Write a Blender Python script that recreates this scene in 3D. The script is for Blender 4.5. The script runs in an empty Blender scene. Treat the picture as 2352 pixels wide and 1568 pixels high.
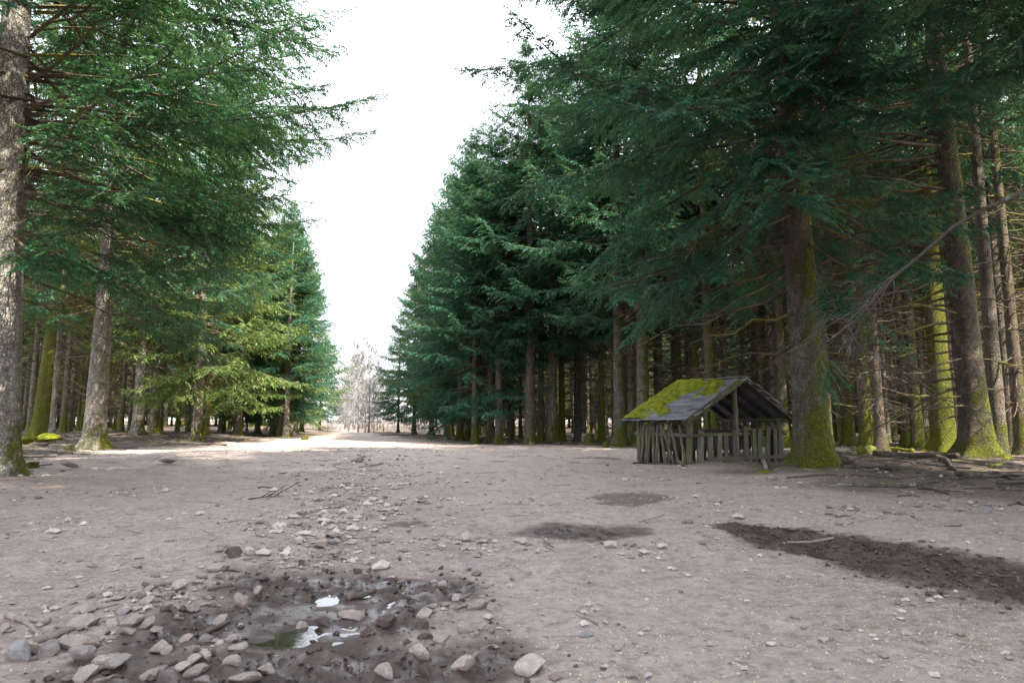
import bpy, math
import numpy as np
from mathutils import Vector

# ------------------------------------------------------------------ camera, world, sun, exposure
SC = bpy.context.scene
COL = SC.collection
CAM_H = 0.7
PITCH = math.atan((980 - 784) / 1568)
cd = bpy.data.cameras.new('camera'); cam = bpy.data.objects.new('camera', cd); COL.objects.link(cam)
cd.lens = 24.0; cd.sensor_width = 36.0; cd.clip_start = 0.05; cd.clip_end = 2000
cam.location = (0, 0, CAM_H); cam.rotation_euler = (math.pi / 2 + PITCH, 0, 0)
cd.dof.use_dof = True; cd.dof.focus_distance = 13.0; cd.dof.aperture_fstop = 6.0
SC.camera = cam

SUN_EL = math.radians(50)
SUN_AZ = math.radians(-48)           # direction towards the sun, measured from +X (towards -Y when negative)
sun_dir = Vector((math.cos(SUN_EL) * math.cos(SUN_AZ), math.cos(SUN_EL) * math.sin(SUN_AZ), math.sin(SUN_EL)))
W = bpy.data.worlds.new('World'); SC.world = W; W.use_nodes = True
wn = W.node_tree; wn.nodes.clear()
out = wn.nodes.new('ShaderNodeOutputWorld'); bg = wn.nodes.new('ShaderNodeBackground')
sky = wn.nodes.new('ShaderNodeTexSky'); sky.sky_type = 'NISHITA'; sky.sun_disc = False
sky.sun_elevation = SUN_EL; sky.sun_rotation = math.pi / 2 - SUN_AZ
sky.air_density = 1.0; sky.dust_density = 4.0; sky.ozone_density = 1.0; sky.altitude = 600
veil = wn.nodes.new('ShaderNodeMix'); veil.data_type = 'RGBA'; veil.inputs[0].default_value = 0.62
veil.inputs[7].default_value = (6.6, 6.6, 6.9, 1)      # thin bright high cloud over the whole sky
wn.links.new(sky.outputs[0], veil.inputs[6]); wn.links.new(veil.outputs[2], bg.inputs[0])
bg.inputs[1].default_value = 0.12
wn.links.new(bg.outputs[0], out.inputs[0])
sl = bpy.data.lights.new('sun', 'SUN'); sun = bpy.data.objects.new('sun', sl); COL.objects.link(sun)
sl.energy = 3.1; sl.angle = math.radians(0.6); sl.color = (1.0, 0.91, 0.75)
sun.location = (30, -10, 40); sun.rotation_euler = sun_dir.to_track_quat('Z', 'Y').to_euler()
SC.view_settings.view_transform = 'Standard'; SC.view_settings.look = 'None'
SC.view_settings.exposure = 2.45; SC.view_settings.gamma = 1; SC.view_settings.use_curve_mapping = False
SC.render.engine = 'CYCLES'
cy = SC.cycles
cy.max_bounces = 5; cy.diffuse_bounces = 4; cy.glossy_bounces = 2; cy.transmission_bounces = 3; cy.transparent_max_bounces = 4
cy.caustics_reflective = False; cy.caustics_refractive = False
cy.sample_clamp_indirect = 6.0
cy.use_denoising = True; cy.denoiser = 'OPENIMAGEDENOISE'; cy.denoising_input_passes = 'RGB_ALBEDO_NORMAL'; cy.denoising_prefilter = 'NONE'
cy.use_adaptive_sampling = False

# ------------------------------------------------------------------ helpers
RNG = np.random.default_rng(7)

def link(o, parent=None):
    COL.objects.link(o)
    if parent is not None: o.parent = parent
    return o

def tag(o, label=None, cat=None, group=None, kind=None):
    if label: o['label'] = label
    if cat: o['category'] = cat
    if group: o['group'] = group
    if kind: o['kind'] = kind
    return o

def empty(name, loc=(0, 0, 0), rz=0.0, scale=1.0, label=None, cat=None, group=None):
    o = bpy.data.objects.new(name, None); o.empty_display_size = 0.2
    o.location = loc; o.rotation_euler = (0, 0, rz); o.scale = (scale,) * 3
    COL.objects.link(o)
    return tag(o, label, cat, group)

def make_mesh(name, V, F, mats=(), mi=None, smooth=False, attrs=None):
    """F: (n,k) array of one polygon size, or list of such arrays."""
    me = bpy.data.meshes.new(name)
    V = np.asarray(V, np.float32)
    Fs = F if isinstance(F, list) else [F]
    Fs = [np.asarray(f, np.int32) for f in Fs if len(f)]
    loops = np.concatenate([f.ravel() for f in Fs])
    tot = np.concatenate([np.full(len(f), f.shape[1], np.int32) for f in Fs])
    start = np.concatenate([[0], np.cumsum(tot)[:-1]]).astype(np.int32)
    me.vertices.add(len(V)); me.vertices.foreach_set('co', V.ravel())
    me.loops.add(len(loops)); me.loops.foreach_set('vertex_index', loops)
    me.polygons.add(len(tot)); me.polygons.foreach_set('loop_start', start); me.polygons.foreach_set('loop_total', tot)
    for m in mats: me.materials.append(m)
    if mi is not None: me.polygons.foreach_set('material_index', np.asarray(mi, np.int32))
    me.polygons.foreach_set('use_smooth', np.full(len(tot), smooth, bool))
    if attrs:
        for k, a in attrs.items():
            at_ = me.attributes.new(k, 'FLOAT', 'POINT'); at_.data.foreach_set('value', np.asarray(a, np.float32))
    me.update(calc_edges=True)
    return me

def obj(name, me, parent=None, loc=None, rot=None, scale=None):
    o = bpy.data.objects.new(name, me)
    if loc is not None: o.location = loc
    if rot is not None: o.rotation_euler = rot
    if scale is not None: o.scale = scale
    return link(o, parent)

def _hash(ix, iy, iz, seed):
    h = (ix.astype(np.int64) * 374761393 + iy.astype(np.int64) * 668265263 + iz.astype(np.int64) * 2147483647 + seed * 974711) & 0xffffffff
    h = ((h ^ (h >> 13)) * 1274126177) & 0xffffffff
    h = ((h ^ (h >> 16)) * 2246822519) & 0xffffffff
    return ((h ^ (h >> 15)) & 0xffffff) / float(0xffffff)

def vnoise2(x, y, seed=0):
    x = np.asarray(x, float); y = np.asarray(y, float)
    x0 = np.floor(x); y0 = np.floor(y); fx = x - x0; fy = y - y0
    fx = fx * fx * (3 - 2 * fx); fy = fy * fy * (3 - 2 * fy); z = np.zeros_like(x0)
    a = _hash(x0, y0, z, seed); b = _hash(x0 + 1, y0, z, seed); c = _hash(x0, y0 + 1, z, seed); d = _hash(x0 + 1, y0 + 1, z, seed)
    return (a * (1 - fx) + b * fx) * (1 - fy) + (c * (1 - fx) + d * fx) * fy - 0.5

def fbm(x, y, seed=0, oct=4, f=1.0, gain=0.5):
    t = 0; a = 1.0
    for k in range(oct):
        t = t + a * vnoise2(np.asarray(x) * f + 17.3 * k, np.asarray(y) * f - 9.1 * k, seed + k); a *= gain; f *= 2.03
    return t

def sstep(a, b, x):
    t = np.clip((x - a) / (b - a), 0, 1); return t * t * (3 - 2 * t)

# camera ray helpers: pixel coordinates of a 2352 x 1568 copy of the photograph
_f = np.array([0, math.cos(PITCH), math.sin(PITCH)]); _u = np.array([0, -math.sin(PITCH), math.cos(PITCH)]); _r = np.array([1.0, 0, 0])
def ray(px, py):
    d = _f + _r * (px - 1176) / 1568 + _u * (784 - py) / 1568
    return d
def atd(px, py, dist):
    """point seen at pixel (px,py) whose ground distance (Y) is dist"""
    d = ray(px, py); return np.array([0, 0, CAM_H]) + d * (dist / d[1])
def flat(px, py):
    d = ray(px, py); t = -CAM_H / d[2]; return d[0] * t, d[1] * t
def col_at(px, dist):
    """ground X for a vertical trunk whose foot shows at column px and lies at distance dist"""
    py = 980 + 40.0
    d = ray(px, py); return d[0] * dist / d[1]

# ------------------------------------------------------------------ terrain
def seg_d(x, y, pts):
    best = np.full(np.shape(x), 1e9)
    for (ax, ay, aw), (bx, by, bw) in zip(pts[:-1], pts[1:]):
        dx, dy = bx - ax, by - ay
        t = np.clip(((x - ax) * dx + (y - ay) * dy) / (dx * dx + dy * dy + 1e-9), 0, 1)
        d = np.hypot(x - ax - t * dx, y - ay - t * dy) / (aw + (bw - aw) * t)
        best = np.minimum(best, d)
    return best

P1 = flat(735, 1392)
M3 = []
for (px, py, w) in [(1700, 1212, .20), (1790, 1230, .34), (1930, 1258, .42), (2080, 1288, .48), (2250, 1322, .52), (2450, 1365, .56)]:
    a = flat(px, py); M3.append((a[0], a[1], w))
POOLS = [(*flat(748, 1366), .055), (*flat(648, 1462), .085), (*flat(700, 1440), .05), (*flat(815, 1472), .07), (*flat(905, 1455), .05)]
P2 = flat(1342, 1219)
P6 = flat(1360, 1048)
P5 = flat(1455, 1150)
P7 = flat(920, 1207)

def wet_mask(x, y):
    """how muddy the ground is, 0..1 and the basin depth mask"""
    n = fbm(x, y, 11, 4, 3.2) * 0.55
    e1 = np.hypot((x - P1[0] - 0.02) / 0.66, (y - P1[1]) / 0.92)
    e1b = np.hypot((x - P1[0] - 0.12) / 0.66, (y - P1[1] + .85) / 0.75)
    m1 = 1 - sstep(0.40, 1.22, np.minimum(e1, e1b) + n)
    e2 = np.hypot((x - P2[0]) / 0.50, (y - P2[1]) / 0.42)
    m2 = 1 - sstep(0.3, 1.25, e2 + n)
    m3 = 1 - sstep(0.35, 1.35, seg_d(x, y, M3) + n * .8)
    return m1, m2, m3

TRK = [(*flat(1620, 1540), .75), (*flat(1480, 1330), .8), (*flat(1330, 1180), .95), (*flat(1180, 1100), 1.2), (*flat(1040, 1045), 1.6), (-5.5, 28, 2.0), (-9.5, 45, 2.2), (-14.5, 70, 2.4)]
def track_mask(x, y):
    return 1 - sstep(.45, 1.3, seg_d(x, y, TRK) + fbm(x, y, 141, 4, 1.1) * .7)

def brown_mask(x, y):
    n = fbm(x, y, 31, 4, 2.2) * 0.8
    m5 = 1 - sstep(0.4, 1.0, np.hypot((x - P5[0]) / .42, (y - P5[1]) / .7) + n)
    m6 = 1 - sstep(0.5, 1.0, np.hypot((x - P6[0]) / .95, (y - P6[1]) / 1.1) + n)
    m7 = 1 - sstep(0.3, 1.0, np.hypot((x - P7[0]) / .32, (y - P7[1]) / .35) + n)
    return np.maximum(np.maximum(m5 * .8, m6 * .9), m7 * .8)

EDGE_R = [(-30, 6.5), (0, 6.0), (8, 5.2), (11, 4.6), (16, 6.5), (25, 4.8), (30, 0.8), (38, -4.0), (48, -7.6), (60, -11.0), (75, -15), (95, -21), (400, -90)]
EDGE_L = [(-30, -6), (0, -6), (9, -7.0), (14, -10.0), (21, -12.2), (30, -12.6), (38, -12.6), (50, -14.5), (62, -16.7), (72, -18.5), (95, -24.5), (400, -100)]
def edge_r(y): return np.interp(y, [e[0] for e in EDGE_R], [e[1] for e in EDGE_R])
def edge_l(y): return np.interp(y, [e[0] for e in EDGE_L], [e[1] for e in EDGE_L])

def litter_mask(x, y):
    n = fbm(x, y, 51, 4, 0.5) * 2.2
    r = sstep(-2.6, 1.0, x - edge_r(y) + n)
    l = .9 * sstep(-1.5, 2.0, edge_l(y) - x + n)
    return np.maximum(r, l)

def terrain(x, y, fine=True):
    x = np.asarray(x, float); y = np.asarray(y, float)
    r = np.hypot(x, y)
    z = fbm(x, y, 3, 3, 0.16) * 0.14 * sstep(2, 12, r)
    z = z + fbm(x, y, 5, 3, 0.7) * 0.045
    z = z + 0.010 * np.maximum(y - 55, 0) * sstep(55, 90, y)
    # low bank that runs across the left side of the clearing
    bank = np.exp(-((y - 17.5 - 0.35 * x) / 2.6) ** 2) * sstep(1.5, -3, x) * (1 - sstep(16, 22, np.abs(x + 4)))
    z = z + 0.10 * bank
    z = z + 0.36 * sstep(0.5, 6.0, edge_l(y) - x) * sstep(14, 25, y)
    z = z - 0.07 * np.exp(-((x - 4.0) ** 2 + (y - 13) ** 2) / 14)
    lm = litter_mask(x, y)
    z = z + lm * (fbm(x, y, 71, 3, 1.1) * 0.10 + 0.03)
    m1, m2, m3 = wet_mask(x, y)
    z = z - 0.014 * m1 - 0.006 * m2 - 0.006 * m3
    if fine:
        wet = np.maximum(np.maximum(m1, m3), m2 * .5)
        rid = np.abs(fbm(x, y, 91, 3, 7.0, .5)) ; lump = np.abs(fbm(x, y, 97, 2, 13.0, .5))
        calm = 1 - .92 * np.exp(-(((x - P1[0] + .02) / .30) ** 2 + ((y - P1[1] + .10) / .38) ** 2) ** 2)
        for qx, qy, qr in POOLS: z = z - .016 * np.exp(-(((x - qx) / qr) ** 2 + ((y - qy) / (qr * 1.5)) ** 2))
        z = z + wet * calm * ((rid - .22) * 0.050 + (lump - .2) * 0.050)
        z = z + (1 - wet) * (fbm(x, y, 101, 4, 5.0, .6) * 0.012 + fbm(x, y, 111, 2, 24.0) * 0.010)
    return z

# ------------------------------------------------------------------ node materials
class NT:
    def __init__(s, name):
        s.m = bpy.data.materials.new(name); s.m.use_nodes = True; s.t = s.m.node_tree; s.t.nodes.clear()
    def n(s, typ, inputs=None, **kw):
        nd = s.t.nodes.new(typ)
        for k, v in kw.items(): setattr(nd, k, v)
        for k, v in (inputs or {}).items():
            if isinstance(v, bpy.types.NodeSocket): s.t.links.new(v, nd.inputs[k])
            else: nd.inputs[k].default_value = v
        return nd
    def link(s, a, b): s.t.links.new(a, b)
    def noise(s, vec, scale, detail=4, rough=.55, dist=0.0):
        return s.n('ShaderNodeTexNoise', {'Vector': vec, 'Scale': scale, 'Detail': detail, 'Roughness': rough, 'Distortion': dist}).outputs[0]
    def ramp(s, fac, stops, interp='LINEAR'):
        r = s.n('ShaderNodeValToRGB', {'Fac': fac}); r.color_ramp.interpolation = interp
        e = r.color_ramp.elements
        while len(e) < len(stops): e.new(0.5)
        for el, (p, c) in zip(e, stops):
            el.position = p; el.color = (*c, 1) if len(c) == 3 else c
        return r.outputs[0]
    def mix(s, fac, a, b, blend='MIX'):
        m = s.n('ShaderNodeMix', {0: fac, 6: a, 7: b}, data_type='RGBA', blend_type=blend); return m.outputs[2]
    def math(s, op, a, b=0.0, clamp=False):
        return s.n('ShaderNodeMath', {0: a, 1: b}, operation=op, use_clamp=clamp).outputs[0]
    def step(s, x, lo, hi):
        return s.n('ShaderNodeMapRange', {0: x, 1: lo, 2: hi}, interpolation_type='SMOOTHSTEP').outputs[0]
    def attr(s, name):
        return s.n('ShaderNodeAttribute', attribute_name=name).outputs['Fac']
    def bsdf(s, color, rough=.8, spec=.3, height=None, bump=.3, dist=.02, **kw):
        p = s.n('ShaderNodeBsdfPrincipled', {'Base Color': color, 'Roughness': rough, 'Specular IOR Level': spec, **kw})
        if height is not None:
            b = s.n('ShaderNodeBump', {'Height': height, 'Strength': bump, 'Distance': dist}); s.link(b.outputs[0], p.inputs['Normal'])
        return p.outputs[0]
    def out(s, sh):
        o = s.n('ShaderNodeOutputMaterial'); s.link(sh, o.inputs[0]); return s.m
C3 = lambda *c: (*c, 1.0)

def ground_mat():
    k = NT('forest_dirt'); P = k.n('ShaderNodeTexCoord').outputs['Object']
    big = k.noise(P, .55, 5, .6); mid = k.noise(P, 4.0, 6, .65); fine = k.noise(P, 38, 5, .7); grit = k.noise(P, 150, 3, .8); rag = k.noise(P, 11, 6, .7)
    ragged = lambda a, w: k.step(k.math('ADD', a, k.math('MULTIPLY', k.math('SUBTRACT', rag, .5), w)), .2, .75)
    damp = k.step(k.math('ADD', k.attr('wet'), k.math('MULTIPLY', k.math('SUBTRACT', rag, .5), .7)), .02, .55)
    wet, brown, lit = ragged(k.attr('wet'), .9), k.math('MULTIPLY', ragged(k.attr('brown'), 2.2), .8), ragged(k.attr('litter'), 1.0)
    base = k.ramp(mid, [(.25, (.225, .176, .152)), (.5, (.325, .262, .228)), (.75, (.40, .33, .295))])
    base = k.mix(k.step(big, .42, .58), base, k.mix(.6, base, C3(.385, .325, .295)))
    base = k.mix(k.math('MULTIPLY', k.step(k.noise(P, 1.7, 5, .7), .5, .62), .45), base, C3(.23, .185, .165))
    base = k.mix(k.math('MULTIPLY', k.step(fine, .52, .68), .65), base, C3(.48, .41, .38))
    base = k.mix(k.math('MULTIPLY', k.step(fine, .48, .32), .75), base, C3(.13, .095, .085))
    base = k.mix(k.math('MULTIPLY', k.step(grit, .57, .68), .75), base, C3(.56, .51, .46))
    base = k.mix(k.math('MULTIPLY', k.attr('track'), .55), base, k.ramp(mid, [(.3, (.31, .258, .228)), (.7, (.46, .392, .352))]))
    clot = k.noise(P, 13, 5, .75); streak = k.noise(P, 70, 4, .7)
    base = k.mix(k.math('MULTIPLY', k.step(clot, .50, .62), .5), base, C3(.17, .135, .12))
    base = k.mix(k.math('MULTIPLY', k.step(clot, .46, .36), .40), base, C3(.50, .43, .39))
    base = k.mix(k.math('MULTIPLY', k.step(streak, .58, .68), .6), base, C3(.13, .10, .09))
    # worn pebbles set in the dirt
    vor = k.n('ShaderNodeTexVoronoi', {'Vector': P, 'Scale': 26.0, 'Randomness': 1.0}); vd, vc = vor.outputs['Distance'], vor.outputs['Color']
    sep = k.n('ShaderNodeSeparateColor', {0: vc})
    peb = k.math('MULTIPLY', k.step(vd, .36, .26), k.step(sep.outputs[0], .72, .75))
    base = k.mix(k.math('MULTIPLY', peb, .8), base, k.mix(sep.outputs[1], C3(.22, .19, .19), C3(.44, .40, .39)))
    # needle litter of the wood
    ln = k.noise(P, 22, 6, .75, 1.5)
    litc = k.ramp(ln, [(.3, (.05, .037, .03)), (.5, (.12, .09, .072)), (.62, (.20, .155, .125)), (.72, (.32, .265, .22))])
    mossy = k.math('MULTIPLY', k.step(k.noise(P, .9, 4), .56, .66), .75)
    litc = k.mix(mossy, litc, k.ramp(ln, [(.3, (.03, .04, .008)), (.7, (.13, .15, .025))]))
    base = k.mix(k.math('MULTIPLY', lit, .92), base, litc)
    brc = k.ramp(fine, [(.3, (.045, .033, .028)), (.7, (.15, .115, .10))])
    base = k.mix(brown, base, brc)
    mudc = k.ramp(mid, [(.3, (.040, .026, .022)), (.6, (.082, .056, .048)), (.8, (.13, .094, .082))])
    base = k.mix(k.math('MULTIPLY', damp, .62), base, C3(.13, .092, .08))
    base = k.mix(wet, base, mudc)
    rough = k.n('ShaderNodeMapRange', {0: k.math('MULTIPLY', wet, k.step(k.noise(P, 7, 3), .38, .6)), 1: 0.0, 2: 1.0, 3: .85, 4: .25}).outputs[0]
    h = k.math('ADD', k.math('MULTIPLY', fine, .6), k.math('ADD', k.math('MULTIPLY', grit, .25), k.math('MULTIPLY', peb, .45)))
    stren = k.n('ShaderNodeMapRange', {0: wet, 1: 0.0, 2: 1.0, 3: .8, 4: .45}).outputs[0]
    return k.out(k.bsdf(base, rough, k.n('ShaderNodeMapRange', {0: wet, 1: 0.0, 2: 1.0, 3: .25, 4: .5}).outputs[0], h, stren, .014))

def bark_mat():
    """object colour: R moss amount, G paleness, B warm tint"""
    k = NT('spruce_bark'); P = k.n('ShaderNodeTexCoord').outputs['Object']
    oi = k.n('ShaderNodeObjectInfo'); sep = k.n('ShaderNodeSeparateColor', {0: oi.outputs['Color']})
    mo, pale, warm = sep.outputs[0], sep.outputs[1], sep.outputs[2]
    off = k.n('ShaderNodeVectorMath', {0: P, 1: k.n('ShaderNodeCombineXYZ', {0: k.math('MULTIPLY', oi.outputs['Random'], 37.0), 1: 0.0, 2: k.math('MULTIPLY', oi.outputs['Random'], 91.0)}).outputs[0]}, operation='ADD').outputs[0]
    sq = k.n('ShaderNodeVectorMath', {0: off, 1: (1, 1, .55)}, operation='MULTIPLY').outputs[0]
    wob = k.n('ShaderNodeVectorMath', {0: k.n('ShaderNodeTexNoise', {'Vector': sq, 'Scale': 14.0, 'Detail': 4.0}).outputs['Color'], 1: (.07, .07, .07)}, operation='MULTIPLY').outputs[0]
    sqw = k.n('ShaderNodeVectorMath', {0: sq, 1: wob}, operation='ADD').outputs[0]
    plate = k.n('ShaderNodeTexVoronoi', {'Vector': sqw, 'Scale': 27.0, 'Randomness': 1.0}, feature='DISTANCE_TO_EDGE').outputs[0]
    n1 = k.noise(sq, 6, 6, .65); n2 = k.noise(sq, 30, 5, .7)
    dark = k.ramp(n1, [(.3, (.06, .047, .037)), (.55, (.13, .104, .083)), (.75, (.20, .168, .14))])
    light = k.ramp(n1, [(.3, (.22, .20, .18)), (.55, (.36, .33, .30)), (.75, (.46, .435, .405))])
    c = k.mix(pale, dark, light)
    c = k.mix(k.math('MULTIPLY', warm, .5), c, C3(.21, .13, .07))
    c = k.mix(k.math('MULTIPLY', k.step(plate, .10, .0), .5), c, C3(.05, .042, .036))
    c = k.mix(k.math('MULTIPLY', k.step(n2, .52, .70), .45), c, k.mix(.5, c, C3(.42, .40, .37)))
    lich = k.math('MULTIPLY', k.step(k.noise(off, 9, 5, .6), .56, .66), k.math('MULTIPLY', pale, .75))
    c = k.mix(lich, c, C3(.38, .41, .37))
    z = k.n('ShaderNodeSeparateXYZ', {0: P}).outputs[2]
    foot = k.math('MULTIPLY', k.step(z, 1.5, .0), .20)
    nz = k.n('ShaderNodeSeparateXYZ', {0: k.n('ShaderNodeNewGeometry').outputs['Normal']})
    side = k.math('MULTIPLY', nz.outputs[0], .13)
    mfac = k.math('ADD', k.math('ADD', k.math('ADD', k.noise(off, 2.3, 7, .78), foot), side), k.math('MULTIPLY', mo, .5))
    mm = k.step(mfac, .70, .93)
    mc = k.ramp(k.noise(P, 45, 4, .7), [(.3, (.030, .038, .006)), (.5, (.10, .112, .012)), (.7, (.22, .22, .03))])
    c = k.mix(mm, c, mc)
    h = k.math('ADD', k.math('MULTIPLY', k.step(plate, .0, .14), .6), k.math('ADD', k.math('MULTIPLY', n2, .5), k.math('MULTIPLY', mm, .6)))
    return k.out(k.bsdf(c, .9, .2, h, 1.0, .045))

def twig_mat():
    k = NT('spruce_twig'); P = k.n('ShaderNodeTexCoord').outputs['Object']; oi = k.n('ShaderNodeObjectInfo')
    c = k.ramp(k.noise(P, 3.0, 5, .7), [(.3, (.040, .031, .024)), (.5, (.085, .066, .052)), (.7, (.17, .145, .12))])
    m = k.step(k.noise(P, 1.3, 5, .7), .50, .60)
    c = k.mix(k.math('MULTIPLY', m, .75), c, C3(.16, .15, .025))
    return k.out(k.bsdf(c, .9, .2))

def pale_branch_mat():
    k = NT('weathered_branch'); P = k.n('ShaderNodeTexCoord').outputs['Object']
    c = k.ramp(k.noise(P, 7, 6, .7), [(.3, (.045, .038, .031)), (.55, (.095, .082, .07)), (.72, (.18, .165, .148))])
    m = k.step(k.noise(P, 2.1, 5, .7), .58, .66)
    c = k.mix(k.math('MULTIPLY', m, .7), c, C3(.34, .36, .33))
    return k.out(k.bsdf(c, .9, .2, k.noise(P, 60, 4), .5, .01))

def needle_mat(name, dark, mid, light, transl=.36):
    k = NT(name); oi = k.n('ShaderNodeObjectInfo')
    a = k.attr('tint'); P = k.n('ShaderNodeTexCoord').outputs['Object']
    v = k.math('ADD', k.math('MULTIPLY', a, .75), k.math('MULTIPLY', k.noise(P, .55, 3), .45))
    c = k.ramp(v, [(.18, dark), (.5, mid), (.85, light)])
    hs = k.n('ShaderNodeHueSaturation', {'Hue': k.n('ShaderNodeMapRange', {0: oi.outputs['Random'], 1: 0.0, 2: 1.0, 3: .485, 4: .512}).outputs[0],
        'Saturation': 1.0, 'Value': k.n('ShaderNodeMapRange', {0: oi.outputs['Random'], 1: 0.0, 2: 1.0, 3: .85, 4: 1.2}).outputs[0], 'Color': c}).outputs[0]
    p = k.bsdf(hs, .55, .22)
    t = k.n('ShaderNodeBsdfTranslucent', {'Color': k.mix(.4, hs, C3(.15, .23, .04))}).outputs[0]
    return k.out(k.n('ShaderNodeMixShader', {0: transl, 1: p, 2: t}).outputs[0])

def stone_mat():
    k = NT('field_stone'); P = k.n('ShaderNodeTexCoord').outputs['Object']; oi = k.n('ShaderNodeObjectInfo')
    off = k.n('ShaderNodeVectorMath', {0: P, 1: k.n('ShaderNodeCombineXYZ', {0: k.math('MULTIPLY', oi.outputs['Random'], 50.0), 1: 3.0, 2: 1.0}).outputs[0]}, operation='ADD').outputs[0]
    n = k.noise(off, 2.2, 6, .65); f = k.noise(off, 14, 5, .7)
    c = k.mix(k.ramp(n, [(.3, (.62, .60, .60)), (.7, (1.12, 1.1, 1.08))]), oi.outputs['Color'], oi.outputs['Color'])
    c = k.mix(1.0, oi.outputs['Color'], k.ramp(n, [(.3, (.66, .62, .60)), (.7, (1.1, 1.1, 1.1))]), 'MULTIPLY')
    c = k.mix(k.math('MULTIPLY', k.step(f, .56, .7), .5), c, C3(.5, .48, .45))
    c = k.mix(k.math('MULTIPLY', k.step(f, .42, .28), .5), c, C3(.10, .085, .08))
    z = k.n('ShaderNodeSeparateXYZ', {0: P}).outputs[2]
    c = k.mix(k.math('MULTIPLY', k.step(z, .05, -.45), .7), c, C3(.28, .215, .19))      # dried dirt stuck to the lower part
    return k.out(k.bsdf(c, .85, .3, k.math('ADD', f, k.math('MULTIPLY', n, .8)), .6, .08))

def wood_mat(name, c0, c1, c2, moss=.0, scale=(14, 14, 1.2), bump=.5):
    k = NT(name); P = k.n('ShaderNodeTexCoord').outputs['Object']; oi = k.n('ShaderNodeObjectInfo')
    off = k.n('ShaderNodeVectorMath', {0: P, 1: k.n('ShaderNodeCombineXYZ', {0: k.math('MULTIPLY', oi.outputs['Random'], 20.0), 1: 1.0, 2: k.math('MULTIPLY', oi.outputs['Random'], 9.0)}).outputs[0]}, operation='ADD').outputs[0]
    s = k.n('ShaderNodeVectorMath', {0: off, 1: scale}, operation='MULTIPLY').outputs[0]
    n = k.noise(s, 2.2, 6, .7); n2 = k.noise(off, 5, 5, .6)
    c = k.ramp(k.math('ADD', k.math('MULTIPLY', n, .65), k.math('MULTIPLY', n2, .35)), [(.3, c0), (.5, c1), (.7, c2)])
    if moss > 0:
        z = k.n('ShaderNodeSeparateXYZ', {0: P}).outputs[2]
        mm = k.step(k.math('ADD', k.noise(off, 3.0, 5, .7), k.math('MULTIPLY', oi.outputs['Random'], .12)), .72 - moss * .3, .86 - moss * .3)
        c = k.mix(k.math('MULTIPLY', mm, .8), c, k.ramp(k.noise(P, 60, 3), [(.3, (.03, .045, .012)), (.7, (.10, .13, .025))]))
    return k.out(k.bsdf(c, .85, .25, n, bump, .02))

def moss_mat():
    k = NT('roof_moss'); P = k.n('ShaderNodeTexCoord').outputs['Object']
    c = k.ramp(k.noise(P, 9, 6, .7), [(.28, (.06, .08, .012)), (.45, (.18, .21, .018)), (.6, (.32, .33, .03)), (.75, (.40, .36, .07))])
    c = k.mix(k.math('MULTIPLY', k.step(k.noise(P, 3.1, 5, .7), .58, .7), .6), c, C3(.20, .14, .06))
    return k.out(k.bsdf(c, .95, .1, k.noise(P, 90, 5, .8), 1.0, .03))

def shingle_mat():
    k = NT('weathered_shingle'); P = k.n('ShaderNodeTexCoord').outputs['Object']; oi = k.n('ShaderNodeObjectInfo')
    off = k.n('ShaderNodeVectorMath', {0: P, 1: k.n('ShaderNodeCombineXYZ', {0: k.math('MULTIPLY', oi.outputs['Random'], 20.0), 1: k.math('MULTIPLY', oi.outputs['Random'], 7.0), 2: 0.0}).outputs[0]}, operation='ADD').outputs[0]
    s = k.n('ShaderNodeVectorMath', {0: off, 1: (3, 22, 8)}, operation='MULTIPLY').outputs[0]
    n = k.noise(s, 2.0, 6, .7)
    c = k.ramp(n, [(.3, (.085, .085, .098)), (.5, (.17, .175, .20)), (.72, (.29, .30, .335))])
    c = k.mix(k.math('MULTIPLY', k.step(k.noise(off, 4, 5), .5, .65), .6), c, C3(.10, .075, .065))
    c = k.mix(1.0, c, k.n('ShaderNodeCombineColor', {0: k.math('ADD', .72, k.math('MULTIPLY', oi.outputs['Random'], .5)), 1: k.math('ADD', .72, k.math('MULTIPLY', oi.outputs['Random'], .5)), 2: k.math('ADD', .72, k.math('MULTIPLY', oi.outputs['Random'], .5))}).outputs[0], 'MULTIPLY')
    return k.out(k.bsdf(c, .6, .4, n, .5, .01))

def water_mat():
    k = NT('muddy_water'); P = k.n('ShaderNodeTexCoord').outputs['Object']
    c = k.ramp(k.noise(P, 6, 3), [(.4, (.035, .027, .022)), (.6, (.06, .047, .032))])
    return k.out(k.bsdf(c, .03, .5, k.noise(P, 14, 2), .05, .01, IOR=1.33))

def birch_mat():
    k = NT('pale_bare_bark'); P = k.n('ShaderNodeTexCoord').outputs['Object']
    c = k.ramp(k.noise(P, 1.5, 5, .7), [(.3, (.17, .16, .165)), (.5, (.28, .275, .285)), (.7, (.40, .40, .42))])
    return k.out(k.bsdf(c, .85, .2))

def crumb_mat():
    k = NT('loose_crumb'); a = k.attr('tint')
    c = k.ramp(a, [(0, (.20, .15, .13)), (.25, (.30, .245, .22)), (.65, (.42, .355, .325)), (.9, (.54, .48, .45)), (1, (.37, .345, .35))])
    return k.out(k.bsdf(c, .9, .25))
def grain_mat():
    k = NT('spilt_grain'); a = k.attr('tint')
    c = k.ramp(a, [(0, (.75, .72, .66)), (.6, (.72, .64, .46)), (1, (.62, .45, .16))])
    return k.out(k.bsdf(c, .55, .4))

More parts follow.
